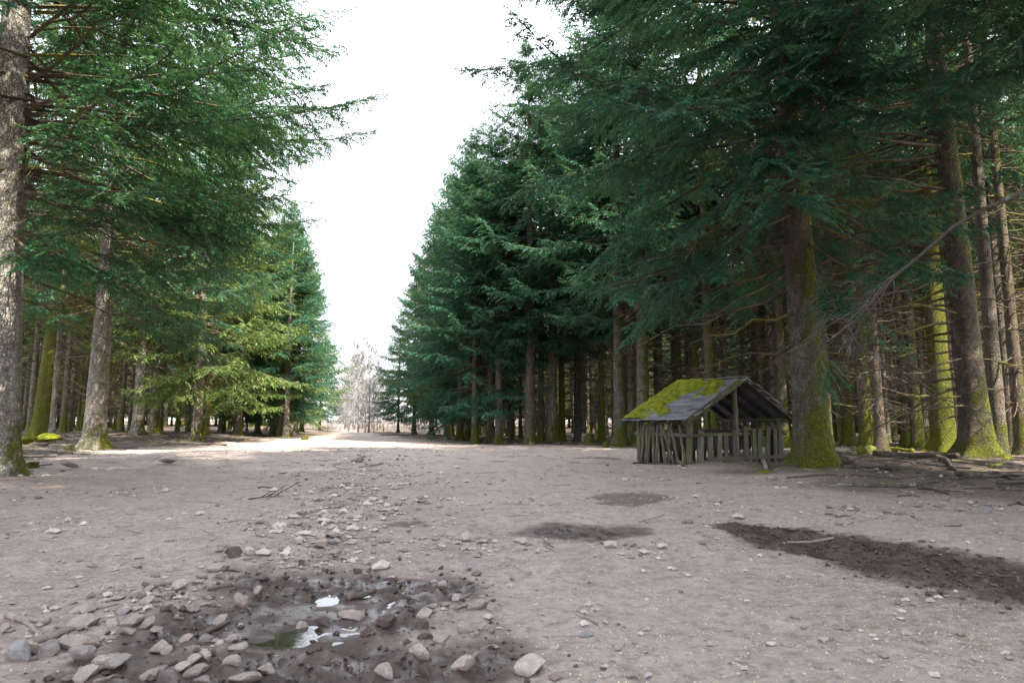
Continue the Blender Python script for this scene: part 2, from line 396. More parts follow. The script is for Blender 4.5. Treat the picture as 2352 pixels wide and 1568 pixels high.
M_GROUND = ground_mat(); M_BARK = bark_mat(); M_TWIG = twig_mat(); M_PALE = pale_branch_mat()
M_NEEDLE = needle_mat('spruce_needle', (.006, .050, .042), (.015, .108, .080), (.075, .170, .078))
M_NEEDLE2 = needle_mat('fir_needle', (.006, .046, .028), (.017, .098, .052), (.070, .170, .058))
M_NEEDLE_SUNLIT = needle_mat('sunlit_spruce_needle', (.026, .060, .022), (.080, .140, .044), (.19, .235, .062))  # yellower species tint, with the warm sunlit tone put into the colour
M_STONE = stone_mat(); M_WATER = water_mat(); M_BIRCH = birch_mat(); M_CRUMB = crumb_mat(); M_GRAIN = grain_mat()
M_POST = wood_mat('mossy_post', (.045, .040, .030), (.105, .095, .070), (.19, .165, .13), .42)
M_PLANK = wood_mat('dark_plank', (.030, .026, .02), (.062, .056, .042), (.11, .098, .075), .5)
M_BEAM = wood_mat('old_beam', (.025, .02, .017), (.05, .042, .035), (.09, .075, .06), .0)
M_STICK = wood_mat('bleached_stick', (.15, .125, .11), (.27, .235, .21), (.40, .36, .33), .0)
M_LOG = wood_mat('fallen_log', (.055, .045, .038), (.12, .10, .085), (.21, .18, .155), .22)
M_CUT = wood_mat('stump_wood', (.15, .125, .10), (.26, .22, .18), (.40, .35, .29), .1)
M_MOSS = moss_mat(); M_SHING = shingle_mat()

# ------------------------------------------------------------------ ground sheet
def build_ground():
    rr = [1.0]
    while rr[-1] < 40: rr.append(rr[-1] * (1.0095 if rr[-1] < 12 else 1.016))
    while rr[-1] < 900: rr.append(rr[-1] * 1.06)
    rr = np.array(rr)
    th = np.concatenate([np.linspace(-42, 42, 440), np.linspace(42, 318, 70)[1:-1]]) * math.pi / 180
    R, T = np.meshgrid(rr, th, indexing='ij')
    X = R * np.sin(T); Y = R * np.cos(T)
    Z = terrain(X, Y)
    nr, nt = X.shape
    i, j = np.meshgrid(np.arange(nr - 1), np.arange(nt), indexing='ij'); j2 = (j + 1) % nt
    F = np.stack([i * nt + j, i * nt + j2, (i + 1) * nt + j2, (i + 1) * nt + j], -1).reshape(-1, 4)[:, ::-1]
    V = np.stack([X, Y, Z], -1).reshape(-1, 3)
    # disc under the camera
    V = np.vstack([V, [[0, 0, 0.0]]]); c = len(V) - 1
    jj = np.arange(nt); F3 = np.stack([np.full(nt, c), (jj + 1) % nt, jj], -1)
    m1, m2, m3 = wet_mask(V[:, 0], V[:, 1])
    wet = np.maximum(np.maximum(m1, m3), m2 * .8)
    me = make_mesh('ground', V, [F, F3], [M_GROUND], smooth=True,
                   attrs={'track': track_mask(V[:, 0], V[:, 1]), 'wet': wet, 'brown': brown_mask(V[:, 0], V[:, 1]), 'litter': litter_mask(V[:, 0], V[:, 1])})
    tag(obj('ground', me), 'bare stony dirt floor of the forest clearing', None, None, 'structure')
build_ground()

def puddle(name, label, cx, cy, rx, ry, z, seed):
    n = 64; a = np.linspace(0, 2 * math.pi, n, endpoint=False)
    r = 1 + 0.5 * fbm(np.cos(a) * 1.5 + seed, np.sin(a) * 1.5, seed, 3)
    V = np.stack([cx + rx * r * np.cos(a), cy + ry * r * np.sin(a), np.full(n, z)], -1)
    V = np.vstack([V, [[cx, cy, z]]])
    F = np.stack([np.full(n, n), np.arange(n), (np.arange(n) + 1) % n], -1)
    tag(obj(name, make_mesh(name, V, F, [M_WATER], smooth=True)), label, None, None, 'structure')

def basin_level(cx, cy, rx, ry, q):
    g = RNG.uniform(-1, 1, (4000, 2)); g = g[np.hypot(g[:, 0], g[:, 1]) < 1]
    return float(np.quantile(terrain(cx + g[:, 0] * rx, cy + g[:, 1] * ry), q))
puddle('puddle_water', 'shallow muddy puddle among the stones in the foreground', P1[0] - .02, P1[1] - .06, .34, .46, basin_level(P1[0] - .02, P1[1] - .12, .30, .40, .17), 3)

# ------------------------------------------------------------------ tubes
def tube_arrays(pts, rad, sides=6, jitter=0, rng=None, cap=True, phase=0.0):
    pts = np.asarray(pts, float); n = len(pts); rad = np.broadcast_to(np.asarray(rad, float), (n,))
    T = np.gradient(pts, axis=0); T /= np.linalg.norm(T, axis=1, keepdims=True) + 1e-9
    ref = np.array([0, 0, 1.0]) if abs(T[0][2]) < .8 else np.array([1.0, 0, 0])
    S = np.cross(T, ref); S /= np.linalg.norm(S, axis=1, keepdims=True) + 1e-9
    B = np.cross(S, T)
    a = np.linspace(0, 2 * math.pi, sides, endpoint=False) + phase
    rr = rad[:, None] * np.ones(sides)
    if jitter and rng is not None: rr = rr * (1 + jitter * rng.uniform(-1, 1, (n, sides)))
    V = pts[:, None, :] + rr[..., None] * (np.cos(a)[None, :, None] * S[:, None, :] + np.sin(a)[None, :, None] * B[:, None, :])
    V = V.reshape(-1, 3)
    i, j = np.meshgrid(np.arange(n - 1), np.arange(sides), indexing='ij'); j2 = (j + 1) % sides
    F = np.stack([i * sides + j, i * sides + j2, (i + 1) * sides + j2, (i + 1) * sides + j], -1).reshape(-1, 4)
    F3 = np.zeros((0, 3), int)
    if cap:
        V = np.vstack([V, pts[:1], pts[-1:]]); c0, c1 = len(V) - 2, len(V) - 1
        jj = np.arange(sides); j3 = (jj + 1) % sides
        F3 = np.vstack([np.stack([np.full(sides, c0), j3, jj], -1), np.stack([np.full(sides, c1), (n - 1) * sides + jj, (n - 1) * sides + j3], -1)])
    return V, F, F3

class MB:
    """collects geometry for one mesh"""
    def __init__(s): s.V = []; s.Q = []; s.T = []; s.n = 0
    def add(s, V, Q=None, T=None):
        if Q is not None and len(Q): s.Q.append(np.asarray(Q) + s.n)
        if T is not None and len(T): s.T.append(np.asarray(T) + s.n)
        s.V.append(np.asarray(V, float)); s.n += len(V); return s
    def tube(s, pts, rad, sides=6, **k):
        V, F, F3 = tube_arrays(pts, rad, sides, **k); return s.add(V, F, F3)
    def mesh(s, name, mat, smooth=True):
        F = []
        if s.Q: F.append(np.vstack(s.Q))
        if s.T: F.append(np.vstack(s.T))
        return make_mesh(name, np.vstack(s.V), F, [mat], smooth=smooth)

def box_mesh(name, lx, ly, lz, mat, rng, jit=.06, bev=.12):
    """a worn plank: box along local axes with chamfered, uneven edges, origin at the middle of its base"""
    nx = 4
    sec = np.array([(-1 + bev, -1), (1 - bev, -1), (1, -1 + bev), (1, 1 - bev), (1 - bev, 1), (-1 + bev, 1), (-1, 1 - bev), (-1, -1 + bev)])
    V = []
    for z in np.linspace(0, 1, nx):
        s = 1 + jit * rng.uniform(-1, 1)
        V.append(np.column_stack([sec[:, 0] * lx / 2 * s + rng.normal(0, jit * lx * .15), sec[:, 1] * ly / 2, np.full(8, z * lz) + (rng.uniform(-1, 1, 8) * .02 * lz if z in (0., 1.) else 0)]))
    V = np.vstack(V)
    i, j = np.meshgrid(np.arange(nx - 1), np.arange(8), indexing='ij'); j2 = (j + 1) % 8
    F = np.stack([i * 8 + j, i * 8 + j2, (i + 1) * 8 + j2, (i + 1) * 8 + j], -1).reshape(-1, 4)
    cap = [np.arange(8)[::-1][None, :], (np.arange(8) + (nx - 1) * 8)[None, :]]
    return make_mesh(name, V, [F] + cap, [mat], smooth=False)

def orient(a, b):
    d = Vector(b) - Vector(a)
    return d.to_track_quat('Z', 'Y').to_euler(), d.length

# ------------------------------------------------------------------ spruces
def norm(v): return v / (np.linalg.norm(v, axis=-1, keepdims=True) + 1e-9)

def rand_branches(rng, H, z0, Rmax, nb, az0=None, asym=0.0, e_lo=-18, e_hi=42, power=.75, K=7, fs=(.25, .5), low=0.55):
    t = np.sort(rng.random(nb) ** 1.12); z = z0 + (H - .25 - z0) * t
    az = rng.random(nb) * 2 * math.pi
    L = Rmax * (1 - t) ** power * rng.uniform(.72, 1.18, nb) * (low + (1 - low) * sstep(0, .14, t)) + .18
    if az0 is not None: L = L * (1 + asym * np.cos(az - az0))
    e = np.radians(e_lo + (e_hi - e_lo) * t ** .8 + rng.normal(0, 6, nb))
    s = np.linspace(0, 1, K)[None, :]
    hor = L[:, None] * s * np.cos(e)[:, None]
    dz = L[:, None] * (s * np.sin(e)[:, None] - .20 * s ** 1.6 + .24 * s ** 3.2 * rng.uniform(.4, 1.4, (nb, 1)))
    azs = az[:, None] + rng.normal(0, .10, (nb, 1)) * s + rng.normal(0, .03, (nb, K))
    P = np.stack([hor * np.cos(azs), hor * np.sin(azs), z[:, None] + dz + rng.normal(0, .015, (nb, K)) * L[:, None]], -1)
    f = rng.uniform(*fs, nb) * np.clip(1.15 - t, .15, 1)
    return P, f

def crown_mesh(name, rng, P, fs, needle, lod=None, coarse=None, **kw):
    """one crown mesh; branches flagged in lod (beyond the view) are built with fewer, larger shoots"""
    sets = [(P, fs, kw)] if lod is None or not lod.any() else [(P[~lod], fs[~lod], kw), (P[lod], fs[lod], {**kw, **(coarse or dict(spacing=.27, sp2=.15, shoot=.27, width=.085))})]
    Vs, Fs, Ms, Ts, n = [], [], [], [], 0
    for k, (p, f, q) in enumerate(sets):
        if k: q = {**q, 'lead': None}
        V, F, mi_, ti = crown_arrays(rng, p, f, **q); Vs.append(V); Fs.append(F + n); Ms.append(mi_); Ts.append(ti); n += len(V)
    return make_mesh(name, np.vstack(Vs), np.vstack(Fs), [M_TWIG, needle], mi=np.concatenate(Ms), attrs={'tint': np.concatenate(Ts)})

def crown_arrays(rng, P, fs, spacing=.115, shoot=.13, width=.036, sp2=.060, pend=.35, blen=.34, bmax=1.1, dead=.5, wood_r=.012, lead=None):
    """P: (nb,K,3) branch lines, fs: where the green starts along each. Wood and needles in one mesh."""
    nb, K, _ = P.shape
    seg = np.linalg.norm(np.diff(P, axis=1), axis=2).sum(1)
    # -- branch wood: four-sided tapered tubes
    T = norm(np.gradient(P, axis=1)); up = np.array([0, 0, 1.0]); S = norm(np.cross(T, up)); B = np.cross(S, T)
    r = (wood_r * (0.35 + seg * .55))[:, None] * (1 - .88 * np.linspace(0, 1, K))[None, :]
    ang = np.arange(4) * math.pi / 2
    WV = P[:, :, None, :] + r[..., None, None] * (np.cos(ang)[None, None, :, None] * S[:, :, None, :] + np.sin(ang)[None, None, :, None] * B[:, :, None, :])
    b, i, j = np.meshgrid(np.arange(nb), np.arange(K - 1), np.arange(4), indexing='ij'); j2 = (j + 1) % 4
    base = b * K * 4
    WF = np.stack([base + i * 4 + j, base + i * 4 + j2, base + (i + 1) * 4 + j2, base + (i + 1) * 4 + j], -1).reshape(-1, 4)
    WV = WV.reshape(-1, 3)
    def along(bi, s):
        x = np.clip(s * (K - 1), 0, K - 1.001); k = x.astype(int); w = (x - k)[:, None]
        return P[bi, k] * (1 - w) + P[bi, k + 1] * w, norm(T[bi, k] * (1 - w) + T[bi, k + 1] * w)
    # -- branchlets
    n2 = np.maximum(4, (seg * (1 - fs) / spacing * 2)).astype(int)
    bi = np.repeat(np.arange(nb), n2); kk = np.concatenate([np.arange(n) for n in n2])
    u = (kk + rng.random(len(kk))) / n2[bi]
    s = fs[bi] + (1 - fs[bi]) * u
    p0, t0 = along(bi, s)
    side = np.where(kk % 2 == 0, 1.0, -1.0)
    hs = norm(np.cross(t0, up)) * side[:, None]
    l2 = (.10 + blen * seg[bi] * (1 - s) * (.55 + .45 * sstep(0, .3, u)) + .16 * (1 - .5 * s)) * rng.uniform(.55, 1.15, len(bi))
    l2 = np.minimum(l2, bmax)
    th = np.radians(rng.uniform(38, 68, len(bi)))
    d = np.cos(th)[:, None] * t0 + np.sin(th)[:, None] * hs
    d[:, 2] += rng.normal(0.02, .20, len(bi)) - pend * .45
    d = norm(d)
    dr = pend * rng.uniform(.2, 1.2, len(bi))
    # terminal leader of each branch
    tb, tt = along(np.arange(nb), np.full(nb, .93)); p0 = np.vstack([p0, tb]); d = np.vstack([d, norm(tt + [0, 0, .12])])
    l2 = np.concatenate([l2, seg * .07 + .16]); dr = np.concatenate([dr, np.zeros(nb)]); bi = np.concatenate([bi, np.arange(nb)])
    if lead is not None:
        p0 = np.vstack([p0, [lead]]); d = np.vstack([d, [[0, 0, 1.0]]]); l2 = np.append(l2, .7); dr = np.append(dr, 0.0); bi = np.append(bi, 0)
    m = len(p0)
    def bl(idx, q):
        return p0[idx] + d[idx] * (l2[idx] * q)[:, None] - np.array([0, 0, 1.0]) * (dr[idx] * l2[idx] * q * q)[:, None]
    allm = np.arange(m)
    # branchlet wood: flat strips of two quads
    wv = []
    sd = norm(np.cross(d, up + rng.normal(0, .3, (m, 3)))) * .0045
    for q in (0., .5, .92):
        c = bl(allm, np.full(m, q)); wv += [c + sd * (1.3 - q), c - sd * (1.3 - q)]
    SV = np.stack(wv, 1).reshape(-1, 3); o = allm[:, None] * 6
    SF = np.vstack([np.hstack([o, o + 1, o + 3, o + 2]), np.hstack([o + 2, o + 3, o + 5, o + 4])])
    # dead inner twigs
    nd = np.maximum(1, (seg * fs * 9 * dead)).astype(int)
    di = np.repeat(np.arange(nb), nd); ds = fs[di] * rng.random(len(di)) ** .7
    q0, qt = along(di, ds); dd = norm(norm(np.cross(qt, up)) * rng.choice([-1, 1], len(di))[:, None] + qt * rng.uniform(.2, .9, (len(di), 1)) + rng.normal(0, .25, (len(di), 3)) - [0, 0, .35])
    dl = rng.uniform(.15, .75, len(di)); dsd = norm(np.cross(dd, up)) * .0035
    mid = q0 + dd * dl[:, None] * .5 + rng.normal(0, .04, q0.shape) * dl[:, None]
    end = q0 + dd * dl[:, None] - np.array([0, 0, .25]) * dl[:, None]
    DV = np.stack([q0 + dsd, q0 - dsd, mid + dsd, mid - dsd, end + dsd * .4, end - dsd * .4], 1).reshape(-1, 3); o = np.arange(len(di))[:, None] * 6
    DF = np.vstack([np.hstack([o, o + 1, o + 3, o + 2]), np.hstack([o + 2, o + 3, o + 5, o + 4])])
    # -- shoots
    n3 = np.maximum(3, (l2 / sp2 * 2)).astype(int)
    mi = np.repeat(allm, n3); k3 = np.concatenate([np.arange(n) for n in n3])
    q = (k3 + rng.random(len(k3))) / n3[mi]; q = .06 + .94 * q
    last = k3 == n3[mi] - 1
    a0 = bl(mi, q); td = norm(d[mi] - np.array([0, 0, 2.0]) * (dr[mi] * q)[:, None])
    sg = np.where(k3 % 2 == 0, 1.0, -1.0)
    pn = norm(np.cross(td, up)); th3 = np.radians(rng.uniform(25, 62, len(mi))) * np.where(last, .1, 1)
    sdv = np.cos(th3)[:, None] * td + np.sin(th3)[:, None] * pn * sg[:, None]
    sdv[:, 2] += rng.normal(.05, .22, len(mi)) - pend * .35
    sdv = norm(sdv)
    ln = shoot * rng.uniform(.55, 1.25, len(mi)) * (1.1 - .35 * q); wd = width * rng.uniform(.75, 1.2, len(mi))
    wv_ = norm(np.cross(sdv, norm(up + rng.normal(0, .45, (len(mi), 3)))))
    NV = np.stack([a0 - sdv * ln[:, None] * .05, a0 + sdv * (ln * .42)[:, None] + wv_ * (wd * .5)[:, None], a0 + sdv * ln[:, None], a0 + sdv * (ln * .42)[:, None] - wv_ * (wd * .5)[:, None]], 1)
    NV[:, 2, 2] -= ln * .12
    tint = np.clip(rng.normal(.5, .16, len(mi)) + .22 * (q - .5), 0, 1)
    NV = NV.reshape(-1, 3); NF = np.arange(len(NV)).reshape(-1, 4)
    V = np.vstack([WV, SV, DV, NV]); c1 = len(WV); c2 = c1 + len(SV); c3 = c2 + len(DV)
    F = np.vstack([WF, SF + c1, DF + c2, NF + c3])
    mi_ = np.concatenate([np.zeros(len(WF) + len(SF) + len(DF), int), np.ones(len(NF), int)])
    return V, F, mi_, np.concatenate([np.full(c3, .5), np.repeat(tint, 4)])

def trunk_mesh(name, rng, H, r0, flare=.75, lean=(0, 0), sides=20, lobes=5, rough=.03):
    z = np.concatenate([np.linspace(-.25, 1.2, 16), np.linspace(1.2, H, 26)[1:]])
    a = np.linspace(0, 2 * math.pi, sides, endpoint=False)
    ph = rng.random() * 6.28; sharp = rng.uniform(.6, 1.2, lobes)
    lob = sum(sharp[k] * np.exp(-((((a - ph - k * 2 * math.pi / lobes + math.pi) % (2 * math.pi)) - math.pi) / .25) ** 2) for k in range(lobes))
    r = r0 * np.clip((H - z) / H, 0.012, None) ** .85
    fl = np.exp(-np.clip(z, -.1, None) / .20); fl2 = np.exp(-np.clip(z, 0, None) / .55)
    R = r[:, None] * (1 + .30 * fl2[:, None] * flare + flare * fl[:, None] * (.22 + 1.35 * lob[None, :]))
    R = R * (1 + rough * rng.normal(0, 1, R.shape))
    cx = lean[0] * z + .02 * r0 * 4 * np.sin(z * .35 + rng.random() * 6); cyy = lean[1] * z + .02 * r0 * 4 * np.sin(z * .3 + rng.random() * 6)
    V = np.stack([cx[:, None] + R * np.cos(a), cyy[:, None] + R * np.sin(a), np.repeat(z[:, None], sides, 1)], -1).reshape(-1, 3)
    n = len(z); i, j = np.meshgrid(np.arange(n - 1), np.arange(sides), indexing='ij'); j2 = (j + 1) % sides
    F = np.stack([i * sides + j, i * sides + j2, (i + 1) * sides + j2, (i + 1) * sides + j], -1).reshape(-1, 4)
    return make_mesh(name, V, F, [M_BARK], smooth=True)

def dead_limb(rng, mb, base, az, L, e=-8, r=.013, twigs=7):
    K = 6; s = np.linspace(0, 1, K); el = math.radians(e + rng.normal(0, 9))
    d = np.array([math.cos(az) * math.cos(el), math.sin(az) * math.cos(el), math.sin(el)])
    pts = base + d * (L * s)[:, None]; pts[:, 2] += -.14 * L * s ** 2 + .10 * L * s ** 4; pts[1:] += rng.normal(0, .02 * L, (K - 1, 3))
    mb.tube(pts, r * (1 - .85 * s) + .0025, 4, cap=False)
    for q in rng.uniform(.25, .98, twigs):
        k = min(int(q * (K - 1)), K - 2); w = q * (K - 1) - k; p = pts[k] * (1 - w) + pts[k + 1] * w
        l = L * rng.uniform(.12, .34); v = norm(d + rng.normal(0, .55, 3) - [0, 0, .25])
        p1 = p + v * l * .5 + rng.normal(0, .02, 3); p2 = p + v * l - [0, 0, .12 * l]
        mb.tube([p, p1, p2], [.004, .003, .0015], 3, cap=False)
    return pts

def dead_mesh(name, rng, z0, z1, n, r0, lmax, H=19.0):
    mb = MB()
    for z in rng.uniform(z0, z1, n):
        az = rng.random() * 6.28; rt = r0 * ((H - z) / H) ** .85 * .85
        L = lmax * rng.uniform(.25, 1.0) * (.45 + .55 * (z - z0) / (z1 - z0))
        dead_limb(rng, mb, np.array([rt * math.cos(az), rt * math.sin(az), z]), az, L, rng.uniform(-18, 8), .008 + .008 * L, int(2 + 4 * L))
    return mb.mesh(name, M_TWIG)

rg = np.random.default_rng(21)
KIND = {}
for i in range(3):      # clearing-edge spruces with skirts almost to the ground
    H = 18.0; P, f = rand_branches(rg, H, 1.9 + .3 * i, 4.7, 175, e_lo=-20, power=.66, fs=(.22, .45))
    KIND['skirt%d' % i] = (trunk_mesh('skirt_trunk', rg, H, .20), crown_mesh('skirt_crown', rg, P, f, M_NEEDLE, spacing=.140, sp2=.082, shoot=.19, width=.047, pend=(.6, .35, .5)[i], lead=(0, 0, H - .5)), dead_mesh('skirt_dead', rg, .9, 4.5, 26, .26, 1.5, H))
for i in range(2):      # taller edge spruces, crown starting above head height
    H = 20.0; P, f = rand_branches(rg, H, 4.9 + .8 * i, 4.9, 165, fs=(.25, .5), e_lo=-23, power=.62)
    KIND['edge%d' % i] = (trunk_mesh('edge_trunk', rg, H, .24), crown_mesh('edge_crown', rg, P, f, M_NEEDLE, spacing=.140, sp2=.082, shoot=.185, width=.046, lead=(0, 0, H - .5)), dead_mesh('edge_dead', rg, 1.2, 6.5, 40, .29, 2.0, H))
for i in range(3):      # drawn-up spruces of the inner wood
    H = 19.0; P, f = rand_branches(rg, H, 6.4 + 1.5 * i, 2.5, 80, fs=(.25, .5), e_lo=-20, power=.6)
    KIND['wood%d' % i] = (trunk_mesh('wood_trunk', rg, H, .16, .6, sides=14), crown_mesh('wood_crown', rg, P, f, M_NEEDLE, spacing=.19, sp2=.11, shoot=.24, width=.064), dead_mesh('wood_dead', rg, .8, 9.5 + i, 130, .2, 2.6, H))

def spruce(kind, x, y, scale=1.0, rz=0.0, moss=.3, pale=.4, warm=.2, label=None, group=None, name='spruce_tree', dead=True, tr=1.0, needle=None):
    tm, cm, dm = KIND[kind]
    o = empty(name, (x, y, float(terrain(x, y, False)) - .03), rz, scale, label, 'tree', group)
    t = obj('trunk', tm, o); t.color = (moss, pale, warm, 1); t.scale = (tr, tr, 1)
    c = obj('crown', cm, o)
    if needle is not None: c.material_slots[1].link = 'OBJECT'; c.material_slots[1].material = needle
    if dead:
        d = obj('dead_branch', dm, o); d['kind'] = 'stuff'
    return o

# ------------------------------------------------------------------ the wooden hay feeder
N0 = np.array([3.25, 12.72]); ANG = .592; FW, FL, EZ, AZ, OV = 2.78, 1.24, .875, 1.70, .24
U2 = np.array([math.cos(ANG), math.sin(ANG)]); V2 = np.array([-math.sin(ANG), math.cos(ANG)])
GZ = float(terrain(N0[0] + .8, N0[1] + 1, False))
rs = np.random.default_rng(5)
shed = empty('hay_feeder', (N0[0], N0[1], GZ), ANG, 1, 'low wooden hay feeder with a mossy shingle roof under the big spruce', 'hay feeder')
# local axes: x along the gable (0..FW), y along the ridge away from the viewer (0..FL), z up
def pole(name, a, b, r0, r1, mat, sides=9, wob=.006):
    a = np.array(a, float); b = np.array(b, float); n = 6
    pts = a + (b - a) * np.linspace(0, 1, n)[:, None]; pts[1:-1] += rs.normal(0, wob, (n - 2, 3))
    mb = MB().tube(pts - a, np.linspace(r0, r1, n), sides, jitter=.05, rng=rs)
    return obj(name, mb.mesh(name, mat), shed, loc=a)
def plank(name, a, b, w, t, mat, face=0.0, mesh=None):
    e, l = orient(a, b)
    me = mesh or box_mesh(name, w, t, l, mat, rs)
    o = obj(name, me, shed, loc=a); o.rotation_mode = 'QUATERNION'
    d = (Vector(b) - Vector(a)).normalized()
    xax = Vector((math.cos(face), math.sin(face), 0)); xax = (xax - d * xax.dot(d)).normalized(); yax = d.cross(xax)
    from mathutils import Matrix
    o.rotation_quaternion = Matrix((xax, yax, d)).transposed().to_quaternion()
    return o
# corner posts and middle posts
pole('corner_post', (.0, 0, -.12), (.06, .0, EZ + .02), .062, .055, M_POST)
pole('corner_post', (0.03, FL, -.12), (.05, FL, EZ + .02), .055, .05, M_POST)
pole('corner_post', (FW, 0, -.12), (FW - .03, 0, EZ + .02), .06, .055, M_POST)
pole('corner_post', (FW, FL, -.12), (FW, FL, EZ + .02), .055, .05, M_PLANK)
pole('ridge_post', (FW / 2, .02, -.1), (FW / 2, .02, AZ - .09), .055, .05, M_POST)
pole('ridge_post', (FW / 2, FL, -.1), (FW / 2, FL, AZ - .09), .055, .05, M_PLANK)
pole('middle_post', (FW * .30, FL, -.1), (FW * .30, FL, EZ + .2), .045, .045, M_PLANK)
pole('middle_post', (FW * .74, FL, -.1), (FW * .74, FL, EZ + .2), .045, .045, M_PLANK)
# wall plates, ridge beam, rafters
pole('wall_plate', (0.03, -.12, EZ), (0.03, FL + .12, EZ), .05, .05, M_BEAM)
pole('wall_plate', (FW, -.16, EZ), (FW, FL + .16, EZ), .05, .05, M_PLANK)
pole('ridge_beam', (FW / 2, -.16, AZ - .05), (FW / 2, FL + .16, AZ - .05), .045, .045, M_BEAM)
slope = (AZ - EZ) / (FW / 2 + OV)
def roof_pt(x, y, off=0.0):
    """point on the roof's top side, x along the gable"""
    xx = x if x <= FW / 2 else FW - x
    return (x, y, EZ - .0 + (xx + OV) * slope * 1.0 - .0 + off)
for y in np.linspace(-.16, FL + .16, 5):
    plank('rafter', (-OV - .05, y, roof_pt(-OV, y)[2] - .09), (FW / 2, y, roof_pt(FW / 2, y)[2] - .075), .06, .075, M_BEAM, math.pi / 2)
    plank('rafter', (FW + OV + .05, y, roof_pt(FW + OV, y)[2] - .09), (FW / 2, y, roof_pt(FW / 2, y)[2] - .075), .06, .075, M_BEAM, math.pi / 2)
# verge boards along the near gable
plank('verge_board', (-OV - .03, -.235, roof_pt(-OV, 0)[2] - .05), (FW / 2 + .01, -.235, roof_pt(FW / 2, 0)[2] - .03), .03, .10, M_PLANK, math.pi / 2)
plank('verge_board', (FW + OV + .03, -.235, roof_pt(-OV, 0)[2] - .05), (FW / 2 - .01, -.232, roof_pt(FW / 2, 0)[2] - .03), .03, .10, M_BEAM, math.pi / 2)
# shingle courses
def shingle_mesh(w, l, th):
    nx = 3; V = []
    for k, yy in enumerate((0, l)):
        for xx in np.linspace(-w / 2, w / 2, nx):
            j = rs.normal(0, .004) if k == 0 else 0
            for zz in (0, th * (1 if k == 0 else .7)): V.append((xx, yy + j, zz + rs.normal(0, .001)))
    V = np.array(V); F = []
    ix = lambda k, i, t: (k * nx + i) * 2 + t
    for i in range(nx - 1):
        F += [(ix(0, i, 1), ix(0, i + 1, 1), ix(1, i + 1, 1), ix(1, i, 1)), (ix(0, i, 0), ix(1, i, 0), ix(1, i + 1, 0), ix(0, i + 1, 0)),
              (ix(0, i, 0), ix(0, i + 1, 0), ix(0, i + 1, 1), ix(0, i, 1)), (ix(1, i, 0), ix(1, i, 1), ix(1, i + 1, 1), ix(1, i + 1, 0))]
    F += [(ix(0, 0, 0), ix(0, 0, 1), ix(1, 0, 1), ix(1, 0, 0)), (ix(0, nx - 1, 0), ix(1, nx - 1, 0), ix(1, nx - 1, 1), ix(0, nx - 1, 1))]
    return make_mesh('shingle', V, np.array(F), [M_SHING], smooth=False)
SHM = [shingle_mesh(w, .23, .013) for w in (.30, .36, .27, .33, .24)]
sl_len = math.hypot(FW / 2 + OV, AZ - EZ); sl_ang = math.atan2(AZ - EZ, FW / 2 + OV)
ncourse = 12
for sidek in (0, 1):
    for c in range(ncourse):
        sdist = c * (sl_len - .16) / (ncourse - 1) - .02; y = -.24 - rs.uniform(0, .12) * (c % 2)
        while y < FL + .22:
            k = rs.integers(0, 5); w = (.30, .36, .27, .33, .24)[k]
            yc = y + w / 2
            if yc - w / 2 > FL + .18: break
            hh = sdist * math.sin(sl_ang); rr_ = sdist * math.cos(sl_ang)
            gap = (sidek == 0 and rs.random() < .03)
            x = -OV + rr_ if sidek == 0 else FW + OV - rr_
            o = obj('shingle', SHM[k], shed, loc=(x, min(yc, FL + .10), EZ + hh - .014 + rs.normal(0, .003)))
            lift = math.radians(3.5 + (6 if gap else 0) + rs.normal(0, .6))
            # mesh y runs up the slope, mesh x along the ridge
            o.rotation_euler = (sl_ang - lift, rs.normal(0, .012), -math.pi / 2 + rs.normal(0, .012)) if sidek == 0 else (sl_ang - lift, rs.normal(0, .012), math.pi / 2 + rs.normal(0, .012))
            y += w + .006
# moss cushions on the roof
def roof_moss():
    na, nb_ = 110, 120
    a = np.linspace(-.25, FL + .25, na); b = np.linspace(-.01, sl_len, nb_)
    A, B = np.meshgrid(a, b, indexing='ij'); an = (A + .25) / (FL + .5); bn = B / sl_len
    n = fbm(A, B, 301, 5, 3.0, .55)
    score = an + .22 * (bn - .5) + n * .62 - .33 - .32 * np.exp(-((an - .52) / .2) ** 2 - ((bn - .30) / .16) ** 2) - .38 * np.exp(-((an - .62) / .12) ** 2 - ((bn - .05) / .10) ** 2)
    score += .42 * np.exp(-((an - .22) / .13) ** 2 - ((bn - .80) / .14) ** 2) - .3 * np.exp(-((an - .42) / .05) ** 2 - ((bn - .7) / .3) ** 2) - .5 * sstep(.90, 1, bn) * (1 - sstep(.5, .7, an))
    th = sstep(.02, .28, score) * (.022 + .028 * (fbm(A, B, 311, 4, 14) + .5)) - .012
    hh = B * math.sin(sl_ang); rr_ = B * math.cos(sl_ang)
    X = -OV + rr_ - math.sin(sl_ang) * th; Z = EZ + hh + .012 + math.cos(sl_ang) * th
    V = np.stack([X, A, Z], -1).reshape(-1, 3)
    i, j = np.meshgrid(np.arange(na - 1), np.arange(nb_ - 1), indexing='ij')
    F = np.stack([i * nb_ + j, i * nb_ + j + 1, (i + 1) * nb_ + j + 1, (i + 1) * nb_ + j], -1).reshape(-1, 4)
    keep = (score.reshape(-1)[F].max(1) > -.02)
    F = F[keep][:, ::-1]
    used, inv = np.unique(F, return_inverse=True)
    return make_mesh('moss', V[used], inv.reshape(F.shape), [M_MOSS], smooth=True)
mo = obj('roof_moss', roof_moss(), shed); mo['kind'] = 'stuff'; mo['label'] = 'bright yellow green moss covering the far part of the roof slope'
